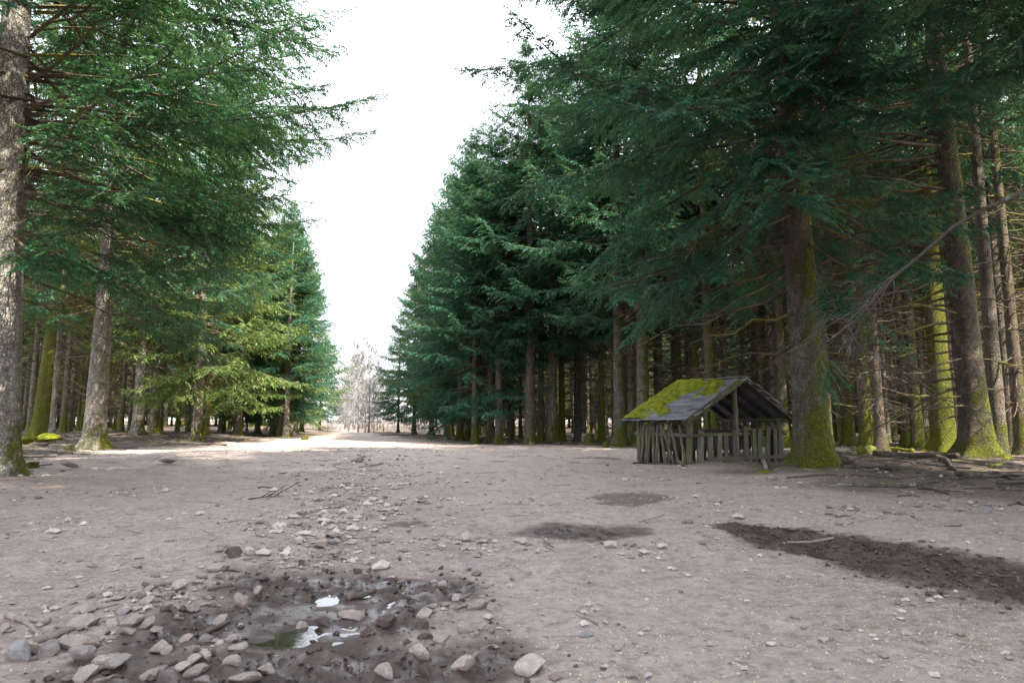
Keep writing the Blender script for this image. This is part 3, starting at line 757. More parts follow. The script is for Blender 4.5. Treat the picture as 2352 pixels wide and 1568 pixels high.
# rails
pole('rail', (-.02, -.10, .56), (-.02, FL + .10, .60), .042, .04, M_POST)
pole('rail', (-.06, -.03, .56), (FW + .25, .05, .60), .045, .04, M_PLANK)
pole('rail', (.0, FL + .03, .62), (FW, FL + .03, .62), .05, .05, M_BEAM)
plank('rail', (FW + .03, -.05, .60), (FW + .03, FL + .05, .60), .05, .09, M_BEAM)
plank('rail', (.42, -.05, .13), (1.55, -.05, .11), .04, .075, M_PLANK, math.pi / 2)
plank('rail', (1.5, -.06, .13), (FW + .1, -.05, .12), .04, .075, M_PLANK, math.pi / 2)
plank('trough_board', (.1, FL * .55, .42), (FW - .1, FL * .55, .42), .32, .03, M_BEAM)
# leaning rack poles on the long side facing the track
for tt, tb in [(.03, .0), (.10, .03), (.17, .09), (.235, .17), (.295, .21), (.445, .43), (.51, .60), (.535, .78), (.68, .665), (.715, .87), (.90, .985), (.35, .38)]:
    zt = rs.uniform(.74, .80)
    pole('rack_pole', (-.05 + rs.normal(0, .015), FL * (1 - tb) + .03, rs.uniform(-.02, .08)), (-.05, FL * (1 - tt) + .03, zt), .031, .027, M_POST)
# upright boards of the gable side, near row and the row behind
for q, w, top in [(.10, .13, .66), (.205, .11, .60), (.285, .10, .62), (.365, .10, .60), (.455, .11, .62), (.58, .11, .68), (.66, .10, .70), (.745, .11, .72), (.83, .10, .70), (.91, .10, .72), (.965, .09, .68)]:
    x = FW * q
    plank('upright_board', (x - rs.uniform(-.01, .09), -.05 if w < .12 else -.06, -.05 if q < .22 else .02), (x + rs.uniform(-.03, .04), -.04, top + rs.normal(0, .03)), w * 1.2, .03, M_PLANK if q > .3 else M_POST, 0)
for q in np.linspace(.05, .96, 15):
    x = FW * q + rs.normal(0, .02)
    plank('upright_board', (x, FL + .07, .0), (x + rs.normal(0, .03), FL + .07, rs.uniform(.60, .68)), .10, .028, M_BEAM, 0)
for q in (.2, .45, .7, .9):
    plank('upright_board', (FW + .07, FL * q, 0), (FW + .07, FL * q + .02, .66), .1, .028, M_BEAM, math.pi / 2)

# ------------------------------------------------------------------ stones
def stone_mesh(rng, flatn=.7, cuts=11, sub=2):
    import bmesh
    bm = bmesh.new(); bmesh.ops.create_icosphere(bm, subdivisions=sub, radius=1.0)
    V = np.array([v.co[:] for v in bm.verts]); F = np.array([[v.index for v in f.verts] for f in bm.faces]); bm.free()
    for _ in range(cuts):
        n = norm(rng.normal(0, 1, 3)); dd = rng.uniform(.38, .78); e = V @ n - dd
        V = V - np.outer(np.maximum(e, 0), n)
    V = V + .05 * np.stack([vnoise2(V[:, 0] * 2.6 + 5 * q, V[:, 1] * 2.6 + V[:, 2] * 2.1, int(rng.integers(999))) for q in range(3)], -1)
    V = V * np.array([1.0, rng.uniform(.62, .9), flatn * rng.uniform(.75, 1.1)])
    V /= np.abs(V[:, :2]).max()
    return make_mesh('stone', V, F, [M_STONE], smooth=False)
rst = np.random.default_rng(33)
ST = [stone_mesh(rst, f, c) for f, c in [(.75, 9), (.6, 12), (.85, 10), (.45, 9), (.65, 14), (.8, 12), (.5, 8), (.7, 10), (.9, 16), (.4, 10)]]
ST_SMALL = [stone_mesh(rst, f, 8, 1) for f in (.7, .5, .8, .6)]
TONES = {'pale': (.52, .44, .405), 'pink': (.475, .40, .37), 'grey': (.40, .36, .35), 'dark': (.15, .115, .105), 'bluish': (.40, .395, .41), 'brown': (.29, .235, .21), 'white': (.62, .55, .51)}
def stone(px, py, w, h, tone, label=None, group=None, mi=None, rz=None, small=False, sink=.24):
    """stone whose visible outline is w x h pixels, centred at px,py (2352 px wide copy)"""
    x, y = flat(px, py + h * .32)
    for _ in range(3):
        zt = float(terrain(x, y)); d = ray(px, py + h * .32); t = (zt - CAM_H) / d[2]; x, y = d[0] * t, d[1] * t
    sc = w / 1568 * math.hypot(x, y) * .5
    pool = ST_SMALL if small else ST
    k = int(rst.integers(len(pool))) if mi is None else mi
    me = pool[k]; zext = max(abs(v.co.z) for v in me.vertices)
    ratio = np.clip(h / w * 1.0 / zext, .45, 1.5)
    o = obj('stone', me, None, (x, y + sc * .3, zt + sc * zext * ratio * (1 - 2 * sink)), (rst.normal(0, .12), rst.normal(0, .12), rst.uniform(-.5, .5) if rz is None else rz), (sc, sc, sc * ratio))
    c = np.array(TONES[tone]) * rst.uniform(.85, 1.12); o.color = (*c, 1)
    return tag(o, label, 'stone', group)
def c7(x, y, w, h, *a, **k): return stone(x * .3385, 1041.25 + y * .3385, w * .3385, h * .3385, *a, **k)
def c8(x, y, w, h, *a, **k): return stone(673.75 + x * .3385, 1041.25 + y * .3385, w * .3385, h * .3385, *a, **k)
NAMED7 = [
 (95, 1360, 210, 150, 'bluish', 'large bluish grey stone at the lower left corner of the picture', 8),
 (325, 1340, 150, 95, 'grey', 'grey angular stone next to the bluish stone at the lower left', 5),
 (490, 1290, 225, 110, 'pale', 'broad pale stone lying under the tip of the curved stick', 1),
 (530, 1365, 130, 110, 'grey', 'grey broken stone just below the broad pale stone', 2),
 (640, 1280, 95, 75, 'white', 'white rounded stone beside the broad pale stone under the stick', 0),
 (545, 1165, 175, 110, 'pale', 'largest rounded stone above the curved stick at the lower left', 0),
 (440, 1180, 120, 85, 'pale', 'pale rough stone leaning on the largest rounded stone', 4),
 (690, 1415, 150, 85, 'white', 'white pointed stone above the stick at the bottom edge', 8),
 (575, 1505, 135, 95, 'pale', 'pale round stone at the butt of the bottom edge stick', 0),
 (450, 1530, 120, 45, 'brown', 'brown flat stone at the bottom edge left of the pale round one', 3),
 (870, 1145, 140, 85, 'pink', 'pinkish block stone at the left rim of the muddy puddle', 1),
 (1000, 1150, 115, 75, 'pink', 'pinkish wedge stone touching the pinkish block by the mud', 5),
 (1045, 1195, 110, 45, 'pink', 'thin pinkish slab below the pinkish wedge stone', 3),
 (860, 1210, 80, 55, 'pale', 'small pale stone below the pinkish block stone', 2),
 (1085, 1320, 140, 95, 'white', 'white knobbly stone on the left part of the mud', 4),
 (1310, 1400, 80, 70, 'white', 'smaller of two white stones on the mud above the bottom edge', 0),
 (1385, 1370, 75, 70, 'white', 'upright white stone close to the smaller white one on the mud', 2),
 (1230, 1455, 95, 70, 'white', 'white round stone low on the mud at the bottom', 0),
 (1310, 1490, 160, 100, 'pink', 'large pinkish stone at the bottom edge left of the mud middle', 1),
 (1010, 1505, 130, 75, 'pale', 'pale faceted stone at the bottom edge on dry dirt', 5),
 (1570, 1405, 115, 90, 'pale', 'pale split stone on the near rim of the puddle', 8),
 (1810, 1465, 120, 75, 'white', 'white sharp cornered stone on the near mud', 4),
 (1640, 1530, 220, 60, 'pale', 'wide pale stone cut by the bottom edge of the picture', 1),
 (1580, 1255, 115, 75, 'pink', 'pinkish stone lying in the left edge of the water', 5),
 (1620, 1005, 95, 115, 'pale', 'tall upright pale stone standing in the mud beyond the water', 2),
 (1750, 930, 60, 60, 'pale', 'small pale stone on the far mud near the upright stone', 0),
 (1290, 1055, 125, 50, 'grey', 'grey wedge shaped stone on the left rim of the far mud', 3),
 (930, 955, 115, 80, 'pale', 'pale block stone in the row at the end of the long thin stick', 8),
 (825, 955, 110, 50, 'grey', 'flat grey stone left of the pale block in the row', 3),
 (995, 1000, 85, 55, 'white', 'white stone at the front of the row of three', 0),
 (680, 942, 70, 42, 'pale', 'small isolated pale stone left of the row', 5),
 (1130, 975, 85, 50, 'brown', 'brown stone between the row and the mud', 1),
 (1258, 980, 60, 50, 'pale', 'small pale cube shaped stone near the far mud rim', 8),
 (1215, 895, 95, 75, 'white', 'white stone at the end of the bone coloured stick', 0),
 (1455, 780, 150, 80, 'pink', 'largest pinkish slab at the top of the stone pile', 1),
 (1485, 830, 95, 70, 'grey', 'grey square stone below the pinkish slab of the pile', 8),
 (1360, 835, 75, 62, 'pale', 'pale stone left of the grey square one in the pile', 2),
 (1050, 820, 70, 60, 'grey', 'grey pebble standing alone left of the pile', 8),
 (1145, 785, 65, 42, 'pale', 'pale pebble farther back left of the pile', 5),
 (1615, 780, 130, 60, 'grey', 'low grey rock beside the pile with the pinkish slab', 4),
 (1590, 675, 130, 85, 'dark', 'dark grey rounded boulder at the back of the stone scatter', 4),
 (1685, 665, 95, 85, 'white', 'pale triangular stone leaning on the dark grey boulder', 8),
 (1775, 640, 100, 50, 'pink', 'pinkish flat stone right of the triangular stone', 3),
 (1510, 615, 85, 60, 'pink', 'pinkish round stone behind the dark grey boulder', 0),
 (1485, 715, 75, 50, 'pale', 'pale stone in front of the dark grey boulder', 5),
 (1480, 650, 65, 35, 'pale', 'low pale stone left of the dark grey boulder', 3),
 (1750, 545, 65, 45, 'pink', 'pinkish stone on the bare ground beyond the scatter', 2),
 (1650, 512, 48, 38, 'pink', 'small round reddish stone far beyond the scatter', 0),
 (1430, 585, 50, 30, 'pale', 'little pale stone at the left end of the far scatter', 3),
 (610, 760, 75, 32, 'pink', 'lone flat pinkish stone on the open dirt to the left', 3),
 (355, 785, 65, 28, 'pale', 'lone flat pale stone on the open dirt farthest left', 3),
 (925, 765, 60, 34, 'pink', 'pinkish pebble on the open dirt before the stone pile', 1),
 (2255, 600, 75, 50, 'bluish', 'bluish squared stone next to the bright upright one', 8),
 (2165, 565, 75, 80, 'white', 'bright squared stone block on the track beyond the mud', 2),
 (20, 1195, 65, 65, 'pale', 'pale stone half cut by the left edge', 0),
 (1120, 40, 150, 48, 'white', 'long flat pale rock at the back of the open ground', 3),
 (1905, 130, 70, 26, 'pale', 'pale flat stone on the far track', 3),
 (455, 68, 110, 40, 'grey', 'flat grey rock with mossy edge near the lichen trunk', 6),
 (418, 122, 40, 22, 'brown', 'small brown stone in front of the flat mossy rock', 1),
 (190, 1345, 120, 75, 'brown', 'brown stone half hidden behind the bluish stone', 2),
]
for x, y, w, h, t, l, m in NAMED7: c7(x, y, w, h, t, l, 'stones around the muddy puddle', m)
NAMED8 = [
 (1605, 1450, 215, 155, 'white', 'big cream coloured stone alone on the dirt at the bottom', 0),
 (1140, 1430, 170, 105, 'pale', 'pale stone with a dark crack at the bottom right of the mud', 1),
 (860, 1355, 180, 115, 'white', 'white ridged stone on the near right part of the mud', 8),
 (625, 1480, 150, 125, 'pale', 'pale lumpy stone at the bottom edge below the mud', 4),
 (1160, 1195, 120, 135, 'pale', 'tall pale layered stone standing at the right mud rim', 2),
 (1222, 1215, 65, 100, 'pink', 'thin pinkish slab leaning on the tall layered stone', 6),
 (1280, 1175, 60, 60, 'white', 'small white stone behind the leaning thin slab', 0),
 (995, 1265, 85, 55, 'pale', 'pale oval stone with a dark side on the right mud', 0),
 (885, 1090, 120, 75, 'white', 'white oval stone at the right edge of the water', 0),
 (860, 1160, 130, 100, 'dark', 'dark wet block stone in front of the white oval stone', 8),
 (620, 1130, 145, 90, 'dark', 'dark wet flat topped stone in the middle of the mud', 1),
 (375, 1095, 195, 75, 'pink', 'long pinkish stone lying across the puddle', 3),
 (495, 1215, 90, 55, 'dark', 'small dark stone at the near side of the water', 0),
 (1245, 1030, 150, 85, 'pink', 'thick pinkish stone at the left end of the broken branch', 1),
 (1370, 1045, 110, 70, 'pink', 'pinkish stone touching the right end of the thick pinkish one', 5),
 (1030, 1028, 85, 40, 'pink', 'small pinkish brick shaped stone at the right mud rim', 3),
 (945, 1035, 70, 45, 'pale', 'pale pebble left of the brick shaped stone', 2),
 (1100, 980, 65, 50, 'white', 'white pebble at the tip of the short stick', 0),
 (1015, 885, 85, 65, 'white', 'white triangular stone on the far right mud rim', 8),
 (950, 865, 50, 28, 'white', 'flat white pebble beside the white triangular stone', 3),
 (1305, 895, 60, 45, 'pink', 'pinkish leaf shaped stone on the dry dirt', 6),
 (1180, 780, 80, 48, 'bluish', 'pale bluish rock flush with the track', 3),
 (1245, 815, 75, 40, 'brown', 'brown pebble next to the pale bluish rock', 0),
 (495, 735, 55, 50, 'pale', 'pale round pebble at the far mud rim', 0),
 (612, 732, 65, 42, 'white', 'white jagged pebble right of the pale round pebble', 8),
 (430, 800, 65, 48, 'dark', 'dark reddish stone on the far mud', 2),
 (45, 745, 65, 45, 'dark', 'dark brown stone on the far left mud', 0),
 (615, 590, 110, 48, 'pink', 'flat pinkish stone on the track beyond the mud', 3),
 (715, 645, 65, 48, 'pale', 'pale rounded stone stacked before the far brown patch', 0),
 (712, 695, 75, 55, 'pale', 'pale low stone just below the rounded one', 5),
 (775, 522, 55, 28, 'pale', 'pale flat stone on the brown patch of the track', 3),
 (622, 495, 45, 28, 'white', 'white chip at the edge of the brown patch', 8),
 (430, 43, 95, 45, 'brown', 'large brown boulder alone on the far track', 1),
 (2205, 1315, 65, 58, 'white', 'small white stone on the dirt at the lower right', 0),
 (1590, 812, 60, 38, 'bluish', 'bluish stone set flush in the pale track', 3),
 (1000, 555, 40, 20, 'pale', 'tiny pale slab beside the track ruts', 3),
 (60, 345, 50, 42, 'grey', 'grey cube shaped stone in the far gravel', 8),
 (268, 215, 48, 38, 'pink', 'reddish round stone in the far gravel', 0),
 (370, 188, 52, 36, 'bluish', 'bluish stone at the end of a far twig', 0),
 (402, 303, 42, 36, 'pink', 'pinkish knob stone low in the far gravel', 2),
 (240, 358, 45, 36, 'grey', 'grey pointed stone in the far gravel', 4),
 (130, 352, 40, 30, 'pink', 'rosy pebble between two grey far gravel stones', 5),
 (1350, 1310, 100, 30, 'pale', 'pale flat stone on dirt right of the mud', 3),
 (1985, 1230, 110, 60, 'bluish', 'broad worn bluish rock flush with the dirt below the stick', 3),
 (1045, 1350, 75, 60, 'brown', 'brown mud coated stone beside the white ridged stone', 0),
 (1230, 1370, 60, 45, 'pink', 'pinkish pebble behind the cracked pale stone', 1),
]
for x, y, w, h, t, l, m in NAMED8: c8(x, y, w, h, t, l, 'stones around the muddy puddle', m)
# lesser stones, by ground
def scatter(n, poly, wmin, wmax, tones, label, group, sink=.25, dens=None):
    k = 0; tries = 0
    while k < n and tries < n * 40:
        tries += 1
        px = rst.uniform(poly[0], poly[2]); py = rst.uniform(poly[1], poly[3])
        if dens is not None and rst.random() > dens(px, py): continue
        w = wmin + (wmax - wmin) * rst.random() ** 2.2
        w = w * ((py - 975) / 330)
        stone(px, py, w, w * rst.uniform(.35, .75), tone := tones[int(rst.integers(len(tones)))], label.replace('TONE', tone), group, small=w < 14, sink=sink); k += 1
strip = lambda px, py: math.exp(-((px - (860 - (py - 1060) * .55)) / 95) ** 2)
for px, py, w, lab in [(1752, 1083, 38, 'low green moss cushion on the ground before the feeder log'), (1885, 1081, 30, 'green moss cushion at the foot of the big mossy spruce'), (95, 1002, 60, 'yellow green moss mound at the foot of the leaning mossy trunk'), (52, 1008, 48, 'mossy root mound behind the lichen trunk')]:
    o = stone(px, py, w, w * .33, 'pale', lab, None, 3, sink=.4); o.name = 'moss_cushion'; o['category'] = 'moss'
    o.material_slots[0].link = 'OBJECT'; o.material_slots[0].material = M_MOSS
scatter(60, (600, 1050, 1000, 1300), 9, 34, ['pale', 'pink', 'grey', 'pink', 'brown', 'bluish'], 'small TONE stone in the stony strip running along the track', 'stones of the stony strip along the track', dens=strip)
scatter(38, (150, 1290, 560, 1568), 10, 32, ['pale', 'white', 'pink', 'grey'], 'small TONE stone on the dirt left of the mud', 'small stones left of the mud')
scatter(22, (430, 1280, 1080, 1560), 10, 30, ['dark', 'brown', 'dark', 'pink'], 'small TONE mud caked stone in the wet mud', 'mud caked stones in the puddle mud')
scatter(15, (1050, 1150, 2300, 1568), 7, 20, ['pale', 'bluish', 'grey', 'white'], 'small flat TONE stone worn flush with the bare track', 'flat stones in the bare track', sink=.42)
scatter(24, (1400, 1060, 2350, 1200), 14, 52, ['grey', 'grey', 'bluish', 'brown'], 'TONE stone on the ground before the dark wood', 'grey stones before the feeder and the dark wood')

# ------------------------------------------------------------------ sticks, logs, stumps
rk = np.random.default_rng(44)
def gpt(px, py, lift=0.0):
    x, y = flat(px, py)
    for _ in range(4):
        zt = float(terrain(x, y)); d = ray(px, py); t = (zt + lift - CAM_H) / d[2]; x, y = d[0] * t, d[1] * t
        if y > 90: break
    return np.array([x, y, zt + lift])
def lying(name, pix, w, mat, label, group=None, cat=None, taper=.75, sides=8, lift=.35, sub=4, wob=.03):
    """a stick or log lying along ground points given in the 2352 px copy; w = its width there in pixels"""
    pts = np.array([gpt(*p) for p in pix]); dist = float(np.hypot(pts[:, 0], pts[:, 1]).mean()); r = w / 1568 * dist / 2
    n = len(pts); tt = np.linspace(0, n - 1, (n - 1) * sub + 1); P = np.stack([np.interp(tt, np.arange(n), pts[:, k]) for k in range(3)], -1)
    L = np.linalg.norm(P[-1] - P[0]); P[1:-1] += rk.normal(0, wob * L / len(P), (len(P) - 2, 3)); P[:, 2] = np.maximum(P[:, 2], terrain(P[:, 0], P[:, 1])) + r * lift * 2
    o0 = P[0].copy()
    mb = MB().tube(P - o0, r * np.linspace(1, taper, len(P)) * (1 + rk.normal(0, .05, len(P))), sides, jitter=.08, rng=rk)
    o = obj(name, mb.mesh(name, mat), None, o0)
    return tag(o, label, cat or name.split('_')[-1], group)
def s7(pts, w, label, mat=None, **k): return lying('stick', [(x * .3385, 1041.25 + y * .3385) for x, y in pts], w * .3385, mat or M_STICK, label, 'sticks lying on the open dirt', **k)
def s8(pts, w, label, mat=None, **k): return lying('stick', [(673.75 + x * .3385, 1041.25 + y * .3385) for x, y in pts], w * .3385, mat or M_STICK, label, 'sticks lying on the open dirt', **k)
s7([(50, 1110), (180, 1150), (335, 1155)], 45, 'thick bleached stick with broken end at the far lower left')
s7([(160, 1150), (215, 1195), (285, 1240)], 28, 'short bleached stick touching the thick stick at an angle')
s7([(235, 1290), (360, 1260), (500, 1210)], 48, 'curved bleached stick resting against pale stones at lower left')
s7([(600, 1485), (730, 1455), (850, 1420)], 30, 'bleached stick pointing away from the pale round stone')
s7([(640, 1550), (740, 1530), (830, 1518)], 20, 'thin stick lying along the very bottom edge')
s7([(800, 930), (890, 925), (975, 930)], 16, 'long thin stick behind the row of three stones')
s7([(1050, 905), (1150, 890), (1215, 880)], 30, 'bone coloured stick ending at a white stone')
s7([(975, 895), (1040, 925)], 28, 'dark short stick left of the bone coloured stick', M_LOG)
s7([(650, 1055), (730, 1040), (800, 1020)], 15, 'thin pale twig on the dirt left of the mud')
s7([(1085, 1070), (1160, 1095), (1235, 1115)], 40, 'grey split stick entering the mud from the left', M_LOG)
s7([(1355, 1245), (1450, 1200), (1555, 1150)], 34, 'dark wet stick slanting in the mud', M_LOG)
s7([(1410, 930), (1580, 905)], 20, 'brown twig on the far left mud', M_LOG)
s7([(870, 525), (980, 540)], 9, 'thin twig alone on the open dirt')
s7([(1115, 597), (1185, 590)], 12, 'short pale twig on the open dirt')
s7([(915, 715), (975, 710)], 14, 'stubby pale twig on the open dirt')
s7([(1750, 240), (1865, 236)], 12, 'brown stick beside the green fir twig', M_LOG)
s7([(1655, 718), (1760, 708)], 15, 'pale stick in front of the triangular stone')
s8([(1920, 1095), (1990, 1125), (2065, 1160)], 24, 'straight bleached stick alone on the right hand dirt')
s8([(1090, 1060), (1180, 1035)], 24, 'short pale stick under the thick pinkish stone')
s8([(1130, 990), (1205, 955)], 18, 'thin split stick by the white pebble')
s8([(1010, 1300), (1060, 1235)], 12, 'thin twig leaning between mud and stones')
s8([(450, 95), (540, 82), (610, 72)], 14, 'straight pale stick beside the brown boulder')
s8([(370, 570), (480, 575), (560, 568)], 12, 'thin flat twig on the track beyond the mud')
s8([(325, 590), (375, 560)], 10, 'tiny pale twig by the bluish stone')
s8([(360, 1000), (440, 985), (550, 945)], 45, 'dark soaked branch lying on the far mud', M_LOG)
# green fir twig
def fir_twig():
    a = gpt(1685 * .3385, 1041.25 + 315 * .3385); o = empty('fir_twig', a, 0, 1, 'broken green fir twig lying on the open dirt', 'twig')
    mb = MB(); b = gpt(1915 * .3385, 1041.25 + 303 * .3385) - a + [0, 0, .02]
    mb.tube([np.array([0, 0, .01]), b * .5 + [0, 0, .015], b], [.008, .006, .004], 5)
    obj('stem', mb.mesh('stem', M_TWIG), o)
    for q, l, s in [(.35, .20, 1.6), (.6, .36, .9), (.75, .42, 2.2), (.86, .24, -1.5), (.5, .12, 3)]:
        p = b * q + [0, 0, .012]; d = np.array([.25 * l + .1 * l * s, .45 * l, .30 * l]); m2 = MB().tube([p, p + d * .5, p + d], [.0045, .0045, .002], 5)
        obj('side_shoot', m2.mesh('side_shoot', M_NEEDLE2), o)
fir_twig()
# logs and branches on the dark wood floor: crop scale .2318 px, origin (1806.9, 949.4)
def lr(pts, w, label, mat=None, name='fallen_branch', cat='branch', group='fallen branches on the floor of the dark wood', **k):
    return lying(name, [(1806.9 + x * .2318, 949.4 + y * .2318) for x, y in pts], w * .2318, mat or M_LOG, label, group, cat, **k)
M_MOSSLOG = wood_mat('mossy_log', (.05, .05, .015), (.13, .14, .02), (.22, .22, .035), .0, (4, 4, 4), 1.0)
lr([(430, 490), (700, 540), (1000, 560), (1250, 600), (1650, 650)], 75, 'long dark weathered trunk lying from the mossy spruce towards the right', name='fallen_log', cat='log', taper=.55)
lr([(865, 430), (1100, 440), (1440, 450), (1700, 455)], 60, 'dark log with knots lying under the mossy log', M_BEAM, name='fallen_log', cat='log')
lr([(880, 370), (1080, 385), (1250, 400)], 45, 'bright green mossy log lying at the edge of the wood', M_MOSSLOG, name='fallen_log', cat='log')
lr([(740, 400), (860, 385)], 75, 'fat moss covered log end', M_MOSSLOG, name='fallen_log', cat='log')
lr([(440, 390), (620, 395)], 45, 'pale sawn log behind the big mossy spruce', M_CUT, name='fallen_log', cat='log', taper=1)
lr([(1690, 630), (1850, 640)], 62, 'short sawn log piece with its cut end showing', M_LOG, name='fallen_log', cat='log', taper=1, sides=12)
lr([(1500, 460), (1580, 520), (1670, 570)], 60, 'forked grey stump root leaning over the dark log', M_LOG, taper=.3)
lr([(0, 645), (300, 615), (700, 610), (1000, 635), (1400, 660), (1650, 655)], 20, 'very long thin branch lying across the front of the wood')
lr([(660, 715), (1000, 735), (1300, 725), (1600, 670), (2000, 640), (2352, 615)], 32, 'longest pale branch reaching to the right edge', M_PALE)
lr([(1310, 740), (1450, 765), (1600, 800)], 28, 'short forked branch in front of the longest pale branch', M_PALE)
lr([(1500, 770), (1800, 750), (2050, 745)], 26, 'brown branch between stones before the wood')
lr([(2060, 600), (2180, 650), (2270, 690)], 30, 'broken branch crossing the longest pale branch', M_PALE)
lr([(2090, 695), (2352, 690)], 30, 'straight dark branch at the right edge')
lr([(2130, 755), (2352, 765)], 24, 'low dark branch at the right edge of the ground')
lr([(545, 545), (640, 535), (720, 560)], 30, 'curved peeled branch before the big mossy spruce', M_PALE)
lr([(940, 535), (1010, 560), (1080, 590)], 22, 'thin branch lying over the long dark trunk', M_PALE)
lr([(1420, 555), (1600, 550), (1690, 570)], 20, 'thin grey branch beyond the sawn log piece')
lr([(2020, 560), (2170, 520)], 40, 'short mossy log by the dark double trunk', M_MOSSLOG, name='fallen_log', cat='log')
lr([(2210, 910), (2290, 880), (2352, 915)], 20, 'bent twig at the right edge on the dirt')
lr([(490, 1098), (660, 1100)], 26, 'pale round stick before the mud streak', M_STICK, name='stick', cat='stick', group='sticks lying on the open dirt')
lr([(1575, 1115), (1730, 1108)], 28, 'pale flat stick on the ground right of the mud streak', M_STICK, name='stick', cat='stick', group='sticks lying on the open dirt')
lr([(1100, 825), (1200, 815), (1310, 830)], 18, 'dark twig in front of the fallen branches')
lr([(1100, 1000), (1260, 1005)], 16, 'short thin stick on the shaded dirt', M_STICK, name='stick', cat='stick', group='sticks lying on the open dirt')
lr([(480, 425), (640, 440)], 16, 'white peeled branch behind the long dark trunk', M_STICK)
lr([(1110, 380), (1100, 320)], 14, 'mossy stub rising from the green log', M_MOSSLOG)
# by the feeder (crop scale .1302, origin 1316.9, 949.4)
def lf(pts, w, label, mat=None, **k): return lying('fallen_log', [(1316.9 + x * .1302, 949.4 + y * .1302) for x, y in pts], w * .1302, mat or M_LOG, label, 'logs lying round the feeder', 'log', **k)
lf([(1570, 760), (1750, 850), (1940, 935)], 85, 'grey pole fallen against the foot of the feeder', M_POST)
lf([(1330, 800), (1450, 825), (1600, 850)], 70, 'splintered pale log at the far foot of the feeder', M_CUT)
lf([(1060, 890), (1200, 865), (1340, 855)], 30, 'thin dark branch beside the feeder corner', M_BEAM)
lying('fallen_log', [(1640, 1058), (1730, 1052), (1826, 1046)], 19, M_LOG, 'long dark log lying in front of the feeder boards', 'logs lying round the feeder', 'log')
lying('fallen_branch', [(1745, 1058), (1760, 1078)], 9, M_STICK, 'short pale broken branch before the big mossy spruce', 'logs lying round the feeder', 'branch')
# far right-hand brush heap and left floor branches
lying('fallen_branch', [(1180, 1021), (1260, 1017), (1330, 1016)], 4, M_LOG, 'long thin branch along the foot of the spruces beyond the track', 'fallen branches at the foot of the spruces', 'branch')
lying('fallen_branch', [(1285, 1021), (1320, 1010)], 3.5, M_LOG, 'slanting thin branch in the brush by the tall stump', 'fallen branches at the foot of the spruces', 'branch')
lying('fallen_branch', [(1270, 1019), (1310, 1019)], 4, M_LOG, 'dark short branch in the brush by the tall stump', 'fallen branches at the foot of the spruces', 'branch')
lying('fallen_branch', [(1300, 1018), (1330, 1008)], 3, M_STICK, 'pale twig leaning at the tall stump', 'fallen branches at the foot of the spruces', 'branch')
lying('fallen_branch', [(130, 1010), (230, 1018), (280, 1014)], 5, M_STICK, 'pale peeled branch on the sunny ground behind the lichen trunk', 'pale branches on the sunny ground', 'branch')
lying('fallen_branch', [(170, 1008), (210, 1020)], 4, M_STICK, 'short peeled branch by the low sawn stump', 'pale branches on the sunny ground', 'branch')
lying('fallen_branch', [(340, 1017), (420, 1020), (520, 1024)], 5, M_LOG, 'grey surface branch along the sunlit ground right of the slim spruce', 'pale branches on the sunny ground', 'branch')
lying('fallen_branch', [(230, 998), (270, 1002), (310, 1000)], 5, M_PALE, 'forked pale branch heap behind the great flared trunk', 'pale branches on the sunny ground', 'branch')

def stump(px, py, w, h, label, moss, dist=None, roots=4):
    p = gpt(px, py); d = math.hypot(p[0], p[1]); r = w / 1568 * d / 2; hh = h / 1568 * d
    o = empty('tree_stump', p - [0, 0, .04], rk.random() * 6, 1, label, 'stump', 'sawn tree stumps')
    sides = 20; a = np.linspace(0, 2 * math.pi, sides, endpoint=False); zz = np.array([-.1, 0, .15, .35, .6, .85, 1.0]) * hh
    lob = sum(np.exp(-((((a - k * 2 * math.pi / roots - .4 + math.pi) % (2 * math.pi)) - math.pi) / .35) ** 2) for k in range(roots))
    R = r * (1 + np.exp(-zz / (hh * .25))[:, None] * (.15 + .7 * lob)) * (1 + rk.normal(0, .03, (len(zz), sides)))
    Z = np.repeat(zz[:, None], sides, 1); Z[-1] += rk.normal(0, .03 * hh, sides)
    V = np.stack([R * np.cos(a), R * np.sin(a), Z], -1).reshape(-1, 3); n = len(zz)
    i, j = np.meshgrid(np.arange(n - 1), np.arange(sides), indexing='ij'); j2 = (j + 1) % sides
    F = np.stack([i * sides + j, i * sides + j2, (i + 1) * sides + j2, (i + 1) * sides + j], -1).reshape(-1, 4)
    b = obj('bark', make_mesh('stump_bark', V, F, [M_BARK], smooth=True), o); b.color = (moss, .7, .2, 1)
    V2_ = np.vstack([V[-sides:], [[0, 0, hh * .97]]]); F2 = np.stack([np.full(sides, sides), np.arange(sides), (np.arange(sides) + 1) % sides], -1)
    obj('cut_face', make_mesh('stump_cut', V2_, F2, [M_CUT], smooth=False), o)
stump(1350, 1020, 27, 27, 'tall sawn stump with mossy roots standing before the spruces by the feeder', .35)
stump(1392, 1026, 12, 13, 'small mossy stump next to the tall sawn stump', .6)
stump(160, 1020, 36, 20, 'low sawn stump on the sunny ground behind the lichen trunk', .05)
stump(62, 1080, 36, 20, 'old grey stump with moss on top beside the lichen trunk', .5)
stump(140, 1033, 40, 13, 'flat weathered stump at the foot of the great flared trunk', .0)
stump(1160, 1020, 10, 11, 'short stump in front of two mossy spruces beyond the track', .2)
stump(1222, 1020, 12, 7, 'low pale stump among the brush beyond the track', .1)
stump(690 + 10, 1010, 14, 12, 'square cut stump in front of the far left spruces', .2)
stump(1030, 1010, 12, 8, 'ragged little stump at the edge of the track', .3)

